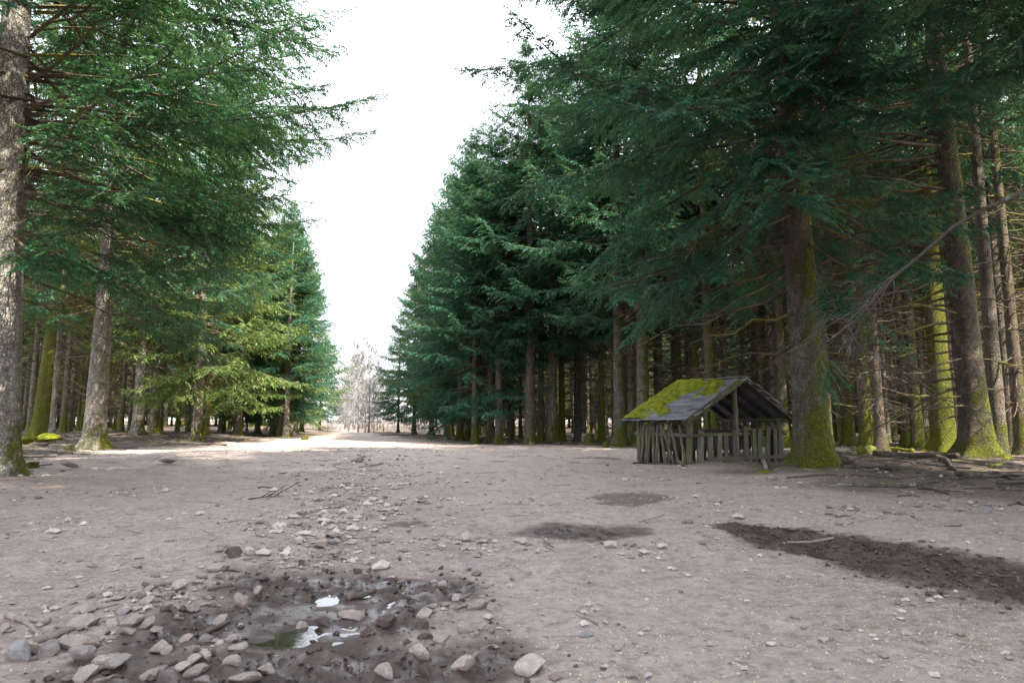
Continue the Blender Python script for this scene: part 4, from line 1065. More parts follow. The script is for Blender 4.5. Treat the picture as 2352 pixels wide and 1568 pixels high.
# ------------------------------------------------------------------ the near spruces, each built for itself
def bias_branches(rng, H, z0, Rmax, nb, az0, asym, **k):
    return rand_branches(rng, H, z0, Rmax, nb, az0=az0, asym=asym, **k)
def explicit(base, specs, K=7, rng=rg):
    """specs: (trunk height, px, py, dist, sag): a branch from the trunk to the point seen at px,py"""
    out_ = []
    for z, px, py, dist, sag in specs:
        p0 = np.array([0, 0, z]); p1 = atd(px, py, dist) - base; s = np.linspace(0, 1, K)[:, None]
        pts = p0 + (p1 - p0) * s + np.array([0, 0, 1]) * (sag * np.linalg.norm(p1 - p0) * 4 * s * (1 - s)) + np.array([0, 0, 1]) * .05 * s ** 5
        pts[1:-1] += rng.normal(0, .03, (K - 2, 3)); out_.append(pts)
    return np.array(out_)

def near_spruce(px, dist, H, r0, label, moss, pale, warm, P, fs, needle, name='spruce_tree', flare=.8, lean=(0, 0), limbs=(), crown_kw=None, x=None, rough=.03, sides=28, group=None):
    X = col_at(px, dist) if x is None else x
    base = np.array([X, dist, float(terrain(X, dist, False)) - .02])
    o = empty(name, base, 0, 1, label, 'tree', group)
    t = obj('trunk', trunk_mesh('near_trunk', rg, H, r0, flare, lean, sides, rough=rough), o); t.color = (moss, pale, warm, 1)
    if callable(P): P, fs = P(base)
    mid_ = P[:, 4] + base; el_ = np.degrees(np.arctan2(mid_[:, 2] - CAM_H, np.hypot(mid_[:, 0], mid_[:, 1]))); a_ = np.degrees(np.arctan2(mid_[:, 0], mid_[:, 1]))
    lod = (el_ > (40 if dist > 9 else 58)) | (np.abs(a_) > (46 if dist > 9 else 64)) | (mid_[:, 1] < 1)
    obj('crown', crown_mesh('near_crown', rg, P, fs, needle, lod=lod, lead=(lean[0] * H, lean[1] * H, H - .4), **(crown_kw or {})), o)
    for (z, az, L, e) in limbs:
        rt = r0 * ((H - z) / H) ** .85 * .9; mb = MB()
        dead_limb(rg, mb, np.array([lean[0] * z + rt * math.cos(az), lean[1] * z + rt * math.sin(az), z]), az, L, e, .010 + .007 * L, int(4 + 5 * L))
        obj('dead_branch', mb.mesh('dead_branch', M_TWIG), o)
    return o, base
def cat_b(*ps):
    return np.concatenate([p[0] for p in ps]), np.concatenate([p[1] for p in ps])

# lichen trunk at the left edge, a fir with flat layered sprays
def L1P(base):
    a = rand_branches(rg, 19, 3.4, 4.6, 170, az0=.5, asym=.15, fs=(.30, .58), e_lo=-12, e_hi=35, power=.6)
    ex = explicit(base, [(3.6, 250, 655, 9.0, .03), (3.3, 120, 640, 8.4, .03), (3.4, 330, 690, 10.5, .04), (3.5, 200, 610, 11.5, .03), (3.1, 60, 600, 9.0, .02),
                         (5.6, 420, 268, 11.0, .05), (5.3, 540, 300, 11.8, .04), (5.0, 560, 440, 12.0, .05), (4.6, 690, 600, 12.6, .05), (4.3, 600, 585, 11.6, .05),
                         (6.0, 700, 330, 12.5, .05), (6.4, 640, 220, 12.0, .06), (7.2, 780, 130, 13.0, .05), (7.6, 740, 60, 12.2, .05), (8.0, 650, 20, 11.5, .05),
                         (4.6, 470, 520, 10.4, .04), (4.4, 430, 700, 12.0, .05), (6.8, 500, 90, 10.5, .05), (6.2, 330, 130, 9.6, .05), (5.4, 280, 380, 9.8, .04)])
    return cat_b(a, (ex, rg.uniform(.36, .58, len(ex))))
near_spruce(-12, 9.9, 19, .28, 'thick grey lichen covered fir trunk cut by the left edge, nearest tree', .10, 1.0, .0, L1P, None, M_NEEDLE2, 'fir_tree', .45, lean=(-.035, 0),
            limbs=[(5.2, .25, 2.2, 4), (4.6, .35, 2.6, -2), (4.2, .3, 2.4, -6), (3.9, -.1, 1.5, 5), (2.6, .6, 1.3, -25), (3.0, .9, 1.6, -4)],
            crown_kw=dict(pend=.30, spacing=.094, shoot=.098, width=.0225, sp2=.038, blen=.40, dead=.9), rough=.02)
# great flared trunk with mossy roots
def L2P(base):
    a = rand_branches(rg, 20, 4.4, 5.6, 190, az0=-.3, asym=.2, fs=(.3, .55), e_lo=-18)
    ex = explicit(base, [(8.6, 735, 285, 19, .05), (9.5, 720, 380, 20, .07), (8.0, 690, 420, 19, .06), (7.4, 725, 470, 20, .06), (10.2, 760, 200, 19, .05), (11.0, 800, 110, 19, .04), (11.8, 805, 30, 18, .05), (9.0, 700, 330, 18, .05), (9.8, 690, 250, 17, .05), (10.6, 720, 160, 17.5, .05), (11.4, 740, 90, 17, .05), (7.6, 640, 480, 18.5, .06), (8.4, 600, 380, 17, .05), (12.5, 700, 0, 17, .05), (10.0, 620, 200, 16.5, .05),
                         (6.2, 520, 560, 19.5, .06), (6.6, 640, 520, 20, .06), (5.6, 430, 640, 19, .05), (5.2, 330, 700, 19.5, .04)])
    return cat_b(a, (ex, rg.uniform(.42, .6, len(ex))))
near_spruce(215, 21, 20, .30, 'great sunlit spruce trunk with flared mossy roots at the clearing edge', .22, .8, .1, L2P, None, M_NEEDLE, 'spruce_tree', .95, crown_kw=dict(spacing=.135, sp2=.072, shoot=.155, width=.040),
            limbs=[(2.9, -.3, .9, 12), (3.4, .4, 1.5, -5), (3.8, 2.9, 1.4, -4), (4.4, 3.3, 1.8, 0), (4.1, -.2, 1.6, -8), (5.0, .1, 2.2, -14), (5.4, 2.8, 2.0, -10), (2.4, -.9, .5, 6)], sides=32)
# slim straight grey spruce
P, f = rand_branches(rg, 19, 4.4, 4.4, 130, fs=(.3, .55))
near_spruce(313, 32, 19, .24, 'slim straight grey spruce trunk right of the great flared one', .12, .75, .1, P, f, M_NEEDLE_SUNLIT, limbs=[(z, a, l, e) for z, a, l, e in [(2.6, .2, 2.4, -18), (3.3, .1, 2.8, -22), (4.0, -.2, 2.5, -16), (4.4, .5, 2.6, -24), (3.0, 2.8, 1.6, -6), (5.0, -.1, 3.0, -20)]])
# leaning mossy trunk on the left
P, f = rand_branches(rg, 19, 8.0, 3.2, 80, fs=(.35, .6))
near_spruce(90, 25, 19, .30, 'leaning trunk thickly covered in sunlit yellow green moss on the left', .95, .3, .2, P, f, M_NEEDLE, flare=.8, lean=(.045, 0), limbs=[(z, a, l, e) for z, a, l, e in [(1.8, .1, 2.6, -6), (2.3, .0, 2.8, -10), (2.9, -.1, 2.6, -12), (3.6, .1, 2.4, -14), (4.2, .2, 2.6, -16), (5.2, .0, 2.8, -14), (3.2, 3.0, 1.4, 0), (2.0, 2.9, 1.0, 4)]])
# big mossy spruce beside the feeder
def RSP(base):
    a = rand_branches(rg, 20, 3.8, 5.0, 165, az0=math.pi, asym=.25, fs=(.36, .62), e_lo=-26, e_hi=35, power=.6)
    ex = explicit(base, [(4.6, 1500, 700, 11.5, .06), (4.9, 1430, 800, 12.5, .06), (5.3, 1560, 560, 10.0, .05), (5.6, 1640, 420, 9.4, .05), (6.2, 1520, 360, 9.6, .05), (6.0, 1700, 480, 9.0, .06), (5.2, 1650, 640, 10.4, .06),
                         (7.0, 1450, 300, 10.5, .06), (7.6, 1560, 150, 9.2, .05), (8.3, 1400, 120, 10.8, .05), (9.0, 1320, 40, 11.5, .05), (6.6, 1400, 520, 12.0, .06), (5.8, 1330, 640, 13.0, .06), (6.8, 1300, 480, 13.5, .06),
                         (8.0, 1280, 330, 13.5, .06), (9.3, 1260, 190, 13.5, .05), (5.0, 1760, 380, 8.6, .05), (6.4, 1850, 200, 8.6, .05), (6.2, 1840, 350, 9.2, .05), (6.8, 1905, 280, 9.0, .05), (7.6, 1800, 200, 8.8, .05), (8.2, 1880, 120, 8.6, .05), (9.0, 1830, 40, 8.6, .05), (5.8, 1770, 330, 9.0, .05), (6.4, 1960, 320, 9.4, .05), (7.2, 1970, 190, 9.2, .05), (8.4, 1990, 70, 9.2, .05), (5.6, 1880, 400, 9.4, .05), (6.6, 1700, 260, 9.0, .05), (8.6, 1720, 40, 9.0, .05), (7.2, 1720, 120, 8.6, .05)])
    return cat_b(a, (ex, rg.uniform(.28, .55, len(ex))))
near_spruce(1865, 11.6, 20, .285, 'big dark mossy spruce standing at the right end of the feeder', .58, .12, .0, RSP, None, M_NEEDLE, flare=.62, lean=(-.012, 0),
            limbs=[(2.05, 3.3, 1.9, -12), (2.6, 3.5, 2.2, -10), (3.0, 3.0, 2.6, -14), (3.3, 3.7, 2.4, -16), (3.5, 2.8, 2.6, -18), (3.8, 3.4, 3.0, -20), (4.1, 3.1, 3.2, -20), (4.3, 3.9, 2.6, -14), (3.2, 4.3, 1.6, -4), (2.8, .2, 1.6, 4), (3.4, .0, 2.0, 8), (3.9, -.3, 2.4, 6), (4.4, .3, 2.2, 10), (1.9, -.1, .9, 14), (4.8, 3.3, 3.0, -18), (5.2, 3.6, 3.0, -20)],
            crown_kw=dict(pend=.3, spacing=.088, dead=1.6, sp2=.044, shoot=.115, width=.030))
# dark double trunk on the right
P, f = rand_branches(rg, 20, 6.2, 3.6, 100, az0=2.6, asym=.15, fs=(.45, .72), e_lo=-16)
near_spruce(2245, 13.8, 20, .275, 'dark double trunk spruce with many bare branches near the right edge', .5, .08, .0, P, f, M_NEEDLE, flare=1.0, lean=(-.02, 0),
            limbs=[(z, 3.1 + .45 * math.sin(z * 7), 1.4 + .5 * math.sin(z * 5) + .38 * z, -4 + 6 * math.sin(z * 3)) for z in np.linspace(.9, 8.2, 40)] + [(z, .1 + .4 * math.sin(z * 5), .8 + .1 * z, 4) for z in np.linspace(1.4, 6.4, 9)],
            crown_kw=dict(dead=1.2))
P, f = rand_branches(rg, 19, 7.5, 2.6, 70, fs=(.4, .65))
near_spruce(2296, 14.3, 19, .15, 'slender trunk grown close behind the dark double trunk', .35, .2, .1, P, f, M_NEEDLE, flare=.4, lean=(.004, 0), limbs=[(z, 2.9 + z, 1.2, 0) for z in np.linspace(2, 6.5, 8)])
P, f = rand_branches(rg, 19, 7.0, 3.0, 80, fs=(.4, .65))
near_spruce(2168, 18.5, 19, .28, 'yellow mossy trunk left of the dark double trunk', .9, .25, .3, P, f, M_NEEDLE, flare=.8, limbs=[(z, 2.9 + .5 * math.sin(z * 9), 1.1, -2) for z in np.linspace(1.5, 6.5, 9)])
# spruce just outside the right edge whose limbs hang into the view
def ROP(base):
    a = rand_branches(rg, 18, 6.6, 3.6, 70, az0=2.8, asym=.1, fs=(.4, .65), e_lo=-14)
    ex = explicit(base, [(6.6, 2060, 40, 6.9, .05), (6.9, 2130, 10, 6.4, .05), (6.3, 2200, 55, 7.4, .05), (7.2, 2000, -30, 6.8, .05), (6.4, 2290, 40, 6.6, .04)])
    return cat_b(a, (ex, rg.uniform(.45, .6, len(ex))))
ro, rob = near_spruce(2600, 7.6, 18, .27, 'spruce standing just beyond the right edge with a long pale bare limb', .4, .2, .2, ROP, None, M_NEEDLE2, flare=.6, crown_kw=dict(pend=.3, spacing=.075, shoot=.075, width=.017, sp2=.028, blen=.32))
def pale_limb():
    mb = MB(); rr_ = np.random.default_rng(91)
    pix = [(2600, 330, 7.3), (2460, 390, 7.2), (2352, 440, 7.1), (2260, 480, 7.1), (2190, 520, 7.1), (2110, 590, 7.1), (2050, 640, 7.1), (2005, 690, 7.1), (1962, 738, 7.1)]
    pts = np.array([atd(*p) for p in pix]) - rob
    mb.tube(pts, np.linspace(.030, .008, len(pts)), 8)
    def spray(p, d, L, r, depth):
        K = 5; s = np.linspace(0, 1, K)[:, None]; q = p + d * L * s + rr_.normal(0, .035 * L, (K, 3)) * s - np.array([0, 0, .16 * L]) * s ** 2
        mb.tube(q, np.linspace(r, r * .35, K), 4 if depth < 2 else 3, cap=False)
        if depth < 3:
            for k in range(5 if depth == 0 else 4):
                w = rr_.uniform(.25, 1); i = min(int(w * (K - 1)), K - 2)
                spray(q[i] * (1 - (w * (K - 1) - i)) + q[i + 1] * (w * (K - 1) - i), norm(d + rr_.normal(0, .55, 3) - [0, 0, .22]), L * rr_.uniform(.35, .62), max(r * .55, .0017), depth + 1)
    A = lambda px, py, d=7.1: atd(px, py, d) - rob
    for p, q, r in [((1962, 738), (1860, 800), .011), ((1962, 738), (1880, 720), .010), ((1990, 700), (1830, 775), .010), ((1935, 770), (2170, 895), .012), ((1935, 770), (2080, 850), .010), ((1962, 738), (1930, 850), .009),
                    ((1985, 705), (2080, 800), .008), ((2110, 590), (1960, 700), .012), ((1900, 765), (1850, 830), .009), ((1950, 750), (2020, 880), .008), ((1962, 738), (1935, 770), .011)]:
        a, b = A(*p), A(*q, 7.1 + rr_.normal(0, .25)); spray(a, norm(b - a), np.linalg.norm(b - a), r, 0)
    obj('bare_limb', mb.mesh('bare_limb', M_PALE), ro)['label'] = 'long pale bare limb slanting down with a spray of dead twigs'
    # a few green sprays at the foot of the limb
    ex = explicit(np.zeros(3), [(0, 2010, 775, 7.05, .02), (0, 1905, 885, 7.1, .03), (0, 2060, 800, 7.1, .03), (0, 1895, 850, 7.2, .03)])
    st = [A(1965, 740), A(1880, 810), A(1990, 720), A(1875, 800)]
    en = [A(2010, 775), A(1905, 895), A(2075, 800), A(1930, 870)]
    ss = np.linspace(0, 1, 7)[:, None]; Pg = np.array([s0 + (e0 - s0) * ss for s0, e0 in zip(st, en)])
    for pg in Pg:
        obj('green_spray', crown_mesh('green_spray', rr_, pg[None], np.full(1, .25), M_NEEDLE2, spacing=.06, sp2=.03, shoot=.05, width=.016, blen=.5, wood_r=.006, dead=.2), ro)
pale_limb()

# ------------------------------------------------------------------ single trees told apart at the clearing's edges
EDGE = [  # px, dist, kind, scale, moss, pale, label
 (116, 23, 'wood0', .62, .15, .8, 'thin pale young trunk in front of the leaning mossy one'),
 (352, 34, 'edge0', .9, .3, .6, 'spruce with a mossy foot behind the slim grey trunk'),
 (449, 31, 'skirt1', 1.08, .2, .5, 'pale spruce trunk half under low lit boughs left of the dark pair'),
 (506, 43, 'skirt0', .92, .25, .1, 'first of two dark footed spruces under bright yellow green boughs'),
 (546, 40, 'skirt1', .95, .2, .05, 'second dark footed spruce with boughs hanging to the ground'),
 (590, 48, 'skirt2', .9, .3, .5, 'bright spruce behind the dark footed pair'),
 (624, 46, 'skirt0', .8, .2, .6, 'spruce with a peeling foot beyond the dark footed pair'),
 (655, 41, 'edge0', .72, .2, .8, 'pale slender trunk beside the square cut stump'),
 (640, 43, 'skirt1', .82, .2, .2, 'teal green spruce just behind the pale slender trunk'),
 (652, 49, 'skirt2', .95, .2, .5, 'dense spruce towards the end of the left row'),
 (678, 57, 'skirt0', .98, .2, .5, 'dense spruce last but one in the left row'),
 (692, 66, 'skirt1', .98, .2, .5, 'last spruce of the left row with boughs sweeping the ground'),
 (733, 80, 'skirt2', .72, .2, .5, 'far low spruce before the bare trees on the left'),
 (914, 70, 'skirt1', .68, .2, .4, 'far low teal spruce before the bare trees on the right'),
 (950, 61, 'skirt2', .88, .2, .4, 'bushy spruce at the far end of the right row'),
 (990, 53, 'skirt0', .98, .3, .4, 'spruce with a double trunk foot at the far end of the right row'),
 (1034, 46, 'skirt1', 1.0, .4, .4, 'tall spruce with tips sticking out over the track'),
 (1064, 44, 'edge0', .85, .3, .5, 'spruce with a mossy foot behind the ragged stump'),
 (1078, 38, 'skirt2', .95, .3, .4, 'broad teal spruce in the middle of the right row'),
 (1056, 34, 'skirt0', .86, .4, .3, 'dark footed spruce beside the twin mossy one'),
 (1073, 36, 'edge1', .76, .4, .6, 'pale footed spruce behind the dark footed one'),
 (1090, 30, 'skirt1', .81, .5, .35, 'spruce with a bright mossy foot at the front of the right row'),
 (1126, 30.5, 'edge0', .74, .4, .35, 'spruce with pale mossy branches behind the short stump'),
 (1146, 29.5, 'edge1', .70, .4, .5, 'leaning spruce with a mossy skirt on its foot'),
 (1174, 36, 'wood1', .84, .3, .5, 'slender sunlit trunk with a white band behind the leaning spruce'),
 (1218, 28.5, 'edge1', .88, .35, .1, 'thick dark trunk in the middle of the right row'),
 (1243, 31, 'wood0', .95, .5, .2, 'greenish trunk right of the thick dark one'),
 (1271, 30, 'edge0', .9, .5, .6, 'pale brown trunk mossy towards its foot'),
 (1291, 32, 'wood1', 1.0, .8, .2, 'wholly green mossy trunk before the brush heap'),
 (1325, 33, 'wood2', .9, .1, .1, 'dark straight trunk just left of the tall stump'),
 (1340, 35, 'wood0', 1.0, .3, .7, 'pale trunk rising behind the tall stump'),
 (1383, 30, 'wood1', 1.0, .85, .3, 'yellow green trunk right of the tall stump'),
 (1426, 25.5, 'edge1', .98, .55, .35, 'stout trunk with a bright mossy foot leaning near the feeder'),
 (1452, 28, 'wood2', 1.1, .45, .4, 'grey trunk squeezed between the two stout mossy ones'),
 (1480, 24.5, 'edge0', 1.0, .62, .55, 'thickest spotted trunk with mossy roots at the feeder corner'),
 (1520, 31, 'wood0', 1.0, .3, .4, 'trunk seen just above the mossy end of the feeder roof'),
 (1603, 26, 'wood1', 1.0, .7, .3, 'sunlit yellow trunk above the middle of the feeder roof'),
 (1636, 23, 'wood2', 1.15, .75, .3, 'thick yellow mossy trunk above the feeder ridge'),
 (1670, 26, 'wood0', 1.0, .4, .2, 'dim trunk right of the thick yellow one above the ridge'),
 (1950, 23, 'wood1', 1.15, .7, .2, 'dark and green trunk behind the mossy log pile'),
 (1992, 21, 'wood2', 1.25, .72, .3, 'stout green trunk behind the fat moss covered log end'),
 (2022, 18.5, 'wood0', .9, .05, .05, 'straight black trunk between the green ones'),
 (2084, 22, 'wood1', 1.05, .6, .2, 'slim green trunk right of the black one'),
 (2108, 21, 'wood2', 1.1, .65, .2, 'greenish trunk with a flared foot beside the slim green one'),
 (2192, 22, 'wood0', .95, .1, .05, 'dark trunk squeezed behind the yellow mossy one'),
 (2324, 18, 'wood1', 1.0, .4, .1, 'dim trunk near the right edge of the picture'),
 (2346, 15.5, 'wood2', .9, .5, .1, 'trunk cut by the right edge of the picture'),
]
re_ = np.random.default_rng(8)
PLACED = [(col_at(90, 25), 25), (col_at(215, 21), 21), (col_at(313, 32), 32), (-7.4, 9.9), (5.1, 11.6), (9.4, 13.8), (12.3, 18.5), (9.9, 14.3), (6.9, 7.6)]
for px, dist, kind, sc, moss, pale, lab in EDGE:
    x = col_at(px, dist); PLACED.append((x, dist))
    grp = 'spruces of the left clearing edge' if px < 800 else 'spruces of the right clearing edge'
    spruce(kind, x, dist, sc, re_.random() * 6.28, moss, pale, re_.uniform(0, .4), lab, grp, tr=1.0, needle=M_NEEDLE_SUNLIT if px in (449, 506, 546, 590, 624, 352, 116, 678, 1034, 1012, 976) else None)

# ------------------------------------------------------------------ the wood on both sides
def fill(n, xr, yr, test, mind, label, group, kinds=('wood0', 'wood1', 'wood2'), moss=(.15, .7), pale=(.1, .6)):
    k = tries = 0
    while k < n and tries < n * 60:
        tries += 1
        x = re_.uniform(*xr); y = re_.uniform(*yr)
        if not test(x, y): continue
        if min((x - a) ** 2 + (y - b) ** 2 for a, b in PLACED) < mind ** 2: continue
        PLACED.append((x, y)); k += 1
        mo_, pa_ = re_.uniform(*moss), re_.uniform(*pale)
        look = 'green mossy' if mo_ > .48 else ('pale grey' if pa_ > .38 else 'dark brown')
        spruce(kinds[int(re_.integers(len(kinds)))], x, y, re_.uniform(.82, 1.12), re_.random() * 6.28, mo_, pa_, re_.uniform(0, .5), look + ' ' + label, look + ' ' + group, tr=re_.uniform(.6, 1.0), needle=M_NEEDLE_SUNLIT if (x < -5 or re_.random() < .35) else None)
infr = lambda x, y, m=.80: abs(x) < y * m + 2
fill(66, (6, 40), (17, 42), lambda x, y: x > edge_r(y) + 2.2 and infr(x, y) and x > 2 + .10 * y, 1.7, 'slender bare stemmed spruce inside the dark wood behind and right of the feeder', 'slender spruces inside the wood behind the feeder')
fill(62, (-16, 36), (34, 74), lambda x, y: x > edge_r(y) + 2.6 and infr(x, y, .5), 1.8, 'slender spruce deep in the wood behind the right hand row', 'slender spruces behind the right row')
fill(48, (-42, -12), (22, 66), lambda x, y: x < edge_l(y) - 2.8 and infr(x, y), 2.2, 'slender spruce inside the wood behind the lichen and flared trunks', 'slender spruces inside the left wood', moss=(.2, .8), pale=(.2, .7))
# trees beside and behind the viewer that shade the foreground
for i, (x, y, k) in enumerate([(7.2, 3.2, 'edge0'), (8.7, 0.3, 'edge1'), (8.2, 7.4, 'edge1'), (10.3, 10.4, 'wood0'), (6.8, -2.4, 'edge1'), (7.6, -8, 'edge0'), (7.3, -5.2, 'edge1'), (9.6, -9.5, 'edge0'), (12.5, 8.2, 'wood1'), (11.5, 1.5, 'wood0'), (12, -5, 'edge1'), (13.5, -11, 'edge0'), 
                               (21.5, -7, 'edge0'), (-8.5, 4.5, 'edge0'), (-9, -2, 'edge1'), (-8, -9, 'edge0'), (-13, 3, 'edge1'), (-14, 9, 'edge0')]):
    PLACED.append((x, y))
    spruce(k, x, y, re_.uniform(1.18, 1.34), re_.random() * 6.28, .4, .3, .2, 'tall spruce beside the viewer, outside the picture', 'spruces beside the viewer')

# far wood that reads as one mass: one object scattering the inner-wood spruce
def far_wood():
    pts = []
    while len(pts) < 450:
        x = re_.uniform(-95, 85); y = re_.uniform(28, 125)
        if edge_l(y) - (4 if y < 60 else 9) < x < edge_r(y) + (4 if y < 60 else 9) or abs(x) > y * .95 + 6: continue
        dist_edge = min(abs(x - edge_l(y)), abs(x - edge_r(y)))
        if dist_edge < 12 and y < 62: continue
        if y < 20: continue
        if any((x - a) ** 2 + (y - b) ** 2 < 4.5 for a, b in PLACED): continue
        PLACED.append((x, y)); pts.append((x, y))
    pts = np.array(pts); V = np.column_stack([pts, terrain(pts[:, 0], pts[:, 1], False) - .05])
    me = bpy.data.meshes.new('far_wood'); me.from_pydata(V.tolist(), [], [])
    o = obj('far_wood', me); tag(o, 'distant spruce wood closing the view between the trunks', None, None, 'stuff')
    dd_ = np.minimum(np.abs(pts[:, 0] - edge_l(pts[:, 1])), np.abs(pts[:, 0] - edge_r(pts[:, 1])))
    at_ = me.attributes.new('outer', 'BOOLEAN', 'POINT'); at_.data.foreach_set('value', (dd_ > np.where(pts[:, 0] < -20, 30, 44)) | (pts[:, 1] > 95))
    src = {'t': KIND['wood1'][0], 'c': KIND['wood1'][1], 'd': KIND['wood1'][2]}
    ng = bpy.data.node_groups.new('far_wood', 'GeometryNodeTree')
    ng.interface.new_socket('Geometry', in_out='INPUT', socket_type='NodeSocketGeometry'); ng.interface.new_socket('Geometry', in_out='OUTPUT', socket_type='NodeSocketGeometry')
    gi = ng.nodes.new('NodeGroupInput'); go = ng.nodes.new('NodeGroupOutput'); jn = ng.nodes.new('GeometryNodeJoinGeometry')
    rv = ng.nodes.new('FunctionNodeRandomValue'); rv.data_type = 'FLOAT_VECTOR'; rv.inputs[0].default_value = (0, 0, 0); rv.inputs[1].default_value = (0, 0, 6.28)
    rsn = ng.nodes.new('FunctionNodeRandomValue'); rsn.data_type = 'FLOAT'; rsn.inputs[2].default_value = .8; rsn.inputs[3].default_value = 1.15
    na = ng.nodes.new('GeometryNodeInputNamedAttribute'); na.data_type = 'BOOLEAN'; na.inputs[0].default_value = 'outer'
    inv = ng.nodes.new('FunctionNodeBooleanMath'); inv.operation = 'NOT'; ng.links.new(na.outputs[0], inv.inputs[0])
    for key, sel in (('wood1', inv.outputs[0]), ('skirt2', na.outputs[0])):
        proto = next(ob for ob in bpy.data.objects if ob.type == 'MESH' and ob.data == KIND[key][0]).parent
        for ch in proto.children:
            oi = ng.nodes.new('GeometryNodeObjectInfo'); oi.transform_space = 'ORIGINAL'; oi.inputs['Object'].default_value = ch; oi.inputs['As Instance'].default_value = True
            ip = ng.nodes.new('GeometryNodeInstanceOnPoints'); ng.links.new(sel, ip.inputs['Selection'])
            ng.links.new(gi.outputs[0], ip.inputs['Points']); ng.links.new(oi.outputs['Geometry'], ip.inputs['Instance'])
            ng.links.new(rv.outputs[0], ip.inputs['Rotation']); ng.links.new(rsn.outputs[1], ip.inputs['Scale']); ng.links.new(ip.outputs[0], jn.inputs[0])
    ng.links.new(jn.outputs[0], go.inputs[0])
    md = o.modifiers.new('scatter', 'NODES'); md.node_group = ng
    o.color = (.4, .35, .2, 1)
far_wood()

# ------------------------------------------------------------------ pale leafless trees at the end of the clearing
def bare_mesh(name, rng, H, spread=.35, n1=34):
    mb = MB(); K = 9; s = np.linspace(0, 1, K); tb_ = MB()
    tr = np.column_stack([rng.normal(0, .05, K) * s * 3, rng.normal(0, .05, K) * s * 3, s * H]); tb_.tube(tr, .10 * H / 10 * (1 - .92 * s) + .008, 7)
    V = []
    def limb(p, d, L, r, depth):
        k = 4; ss = np.linspace(0, 1, k)[:, None]; q = p + d * L * ss + np.array([0, 0, .22 * L]) * ss ** 2 + rng.normal(0, .03 * L, (k, 3)) * ss
        mb.tube(q, np.linspace(r, r * .4, k), 3, cap=False)
        if depth < 2:
            for _ in range(9 if depth == 0 else 6):
                w = rng.uniform(.2, 1); i = min(int(w * (k - 1)), k - 2); f = w * (k - 1) - i
                limb(q[i] * (1 - f) + q[i + 1] * f, norm(d + rng.normal(0, .42, 3) + [0, 0, .25]), L * rng.uniform(.3, .55), max(r * .5, .011), depth + 1)
    for z in np.sort(rng.uniform(.08, .97, n1)):
        az = rng.random() * 6.28; el = rng.uniform(.25, .9) if z > .3 else rng.uniform(-.1, .5)
        limb(np.array([np.interp(z, s, tr[:, 0]), np.interp(z, s, tr[:, 1]), z * H]), np.array([math.cos(az) * math.cos(el), math.sin(az) * math.cos(el), math.sin(el)]), H * spread * (1.05 - z * .75) * rng.uniform(.6, 1.1), .034, 0)
    return tb_.mesh('bare_trunk', M_BIRCH), mb.mesh(name, M_BIRCH)
rb = np.random.default_rng(12)
BM = [bare_mesh('bare_crown', rb, 10, .30, 34), bare_mesh('bare_crown', rb, 10, .38, 30), bare_mesh('bare_crown', rb, 10, .26, 38)]
BARE = [(822, 72, .95, 'tallest pale leafless tree with a straight white trunk at the end of the track'), (846, 74, 1.05, 'pale leafless tree crowded against the right hand spruces'), (800, 80, .85, 'pale leafless tree with low spreading branches at the end of the track'),
        (790, 92, .9, 'grey leafless tree beside the end of the left row'), (832, 95, 1.0, 'dim leafless tree behind the tallest pale one'), (866, 84, .95, 'leafless tree half hidden by the far right spruce'), (810, 110, 1.1, 'farthest leafless tree closing the track'), (852, 112, 1.1, 'farthest leafless tree on the right of the track end'),
        (838, 70, .7, 'slim pale leafless sapling in front of the tallest pale tree'), (812, 88, 1.0, 'pale leafless tree just left of the tallest one'), (856, 90, 1.05, 'pale leafless tree behind the crowded one'), (824, 104, 1.2, 'tall dim leafless tree in the middle of the far gap'), (798, 100, 1.0, 'dim leafless tree in the far gap behind the low spreading one'), (842, 120, 1.2, 'far leafless tree in line with the track'), (872, 98, 1.0, 'far leafless tree over the right hand spruce tips'),
        (880, 78, .5, 'low leafless bush under the far right spruces'), (858, 66, .42, 'leafless bush at the rim of the track before the pale trees'), (780, 84, .5, 'low leafless bush by the last left spruce')]
for i, (px, dist, sc, lab) in enumerate(BARE):
    x = col_at(px, dist)
    o = empty('bare_tree', (x, dist, float(terrain(x, dist, False)) - .05), rb.random() * 6.28, sc, lab, 'tree', 'leafless trees at the end of the track')
    obj('trunk', BM[i % 3][0], o); obj('crown', BM[i % 3][1], o)
for px, dist, sc, lab in [(812, 125, .75, 'dark far spruce seen through the leafless trees'), (793, 118, .6, 'small far spruce left behind the leafless trees')]:
    spruce('skirt0', col_at(px, dist), dist, sc, 1.0, .2, .3, .2, lab, 'far spruces behind the leafless trees')
def thicket():
    mb = MB()
    for _ in range(420):
        y = rb.uniform(70, 125); x = rb.uniform(edge_l(y) - 6, edge_r(y) + 8); h = rb.uniform(.6, 2.6)
        if edge_l(y) + 4.5 < x < edge_l(y) + 7.5 and y < 100: continue
        z = float(terrain(x, y, False)); p = np.array([x, y, z]); d = norm(np.array([rb.normal(0, .3), rb.normal(0, .3), 1]))
        mb.tube([p, p + d * h * .5 + rb.normal(0, .08, 3), p + d * h], [.016, .011, .005], 3, cap=False)
        for _k in range(6):
            w = rb.uniform(.3, .95); v = norm(d + rb.normal(0, .6, 3)); mb.tube([p + d * h * w, p + d * h * w + v * h * .35], [.008, .003], 3, cap=False)
    tag(obj('brush_thicket', mb.mesh('brush_thicket', M_BIRCH)), 'thin leafless brush growing at the end of the track', None, None, 'stuff')
thicket()

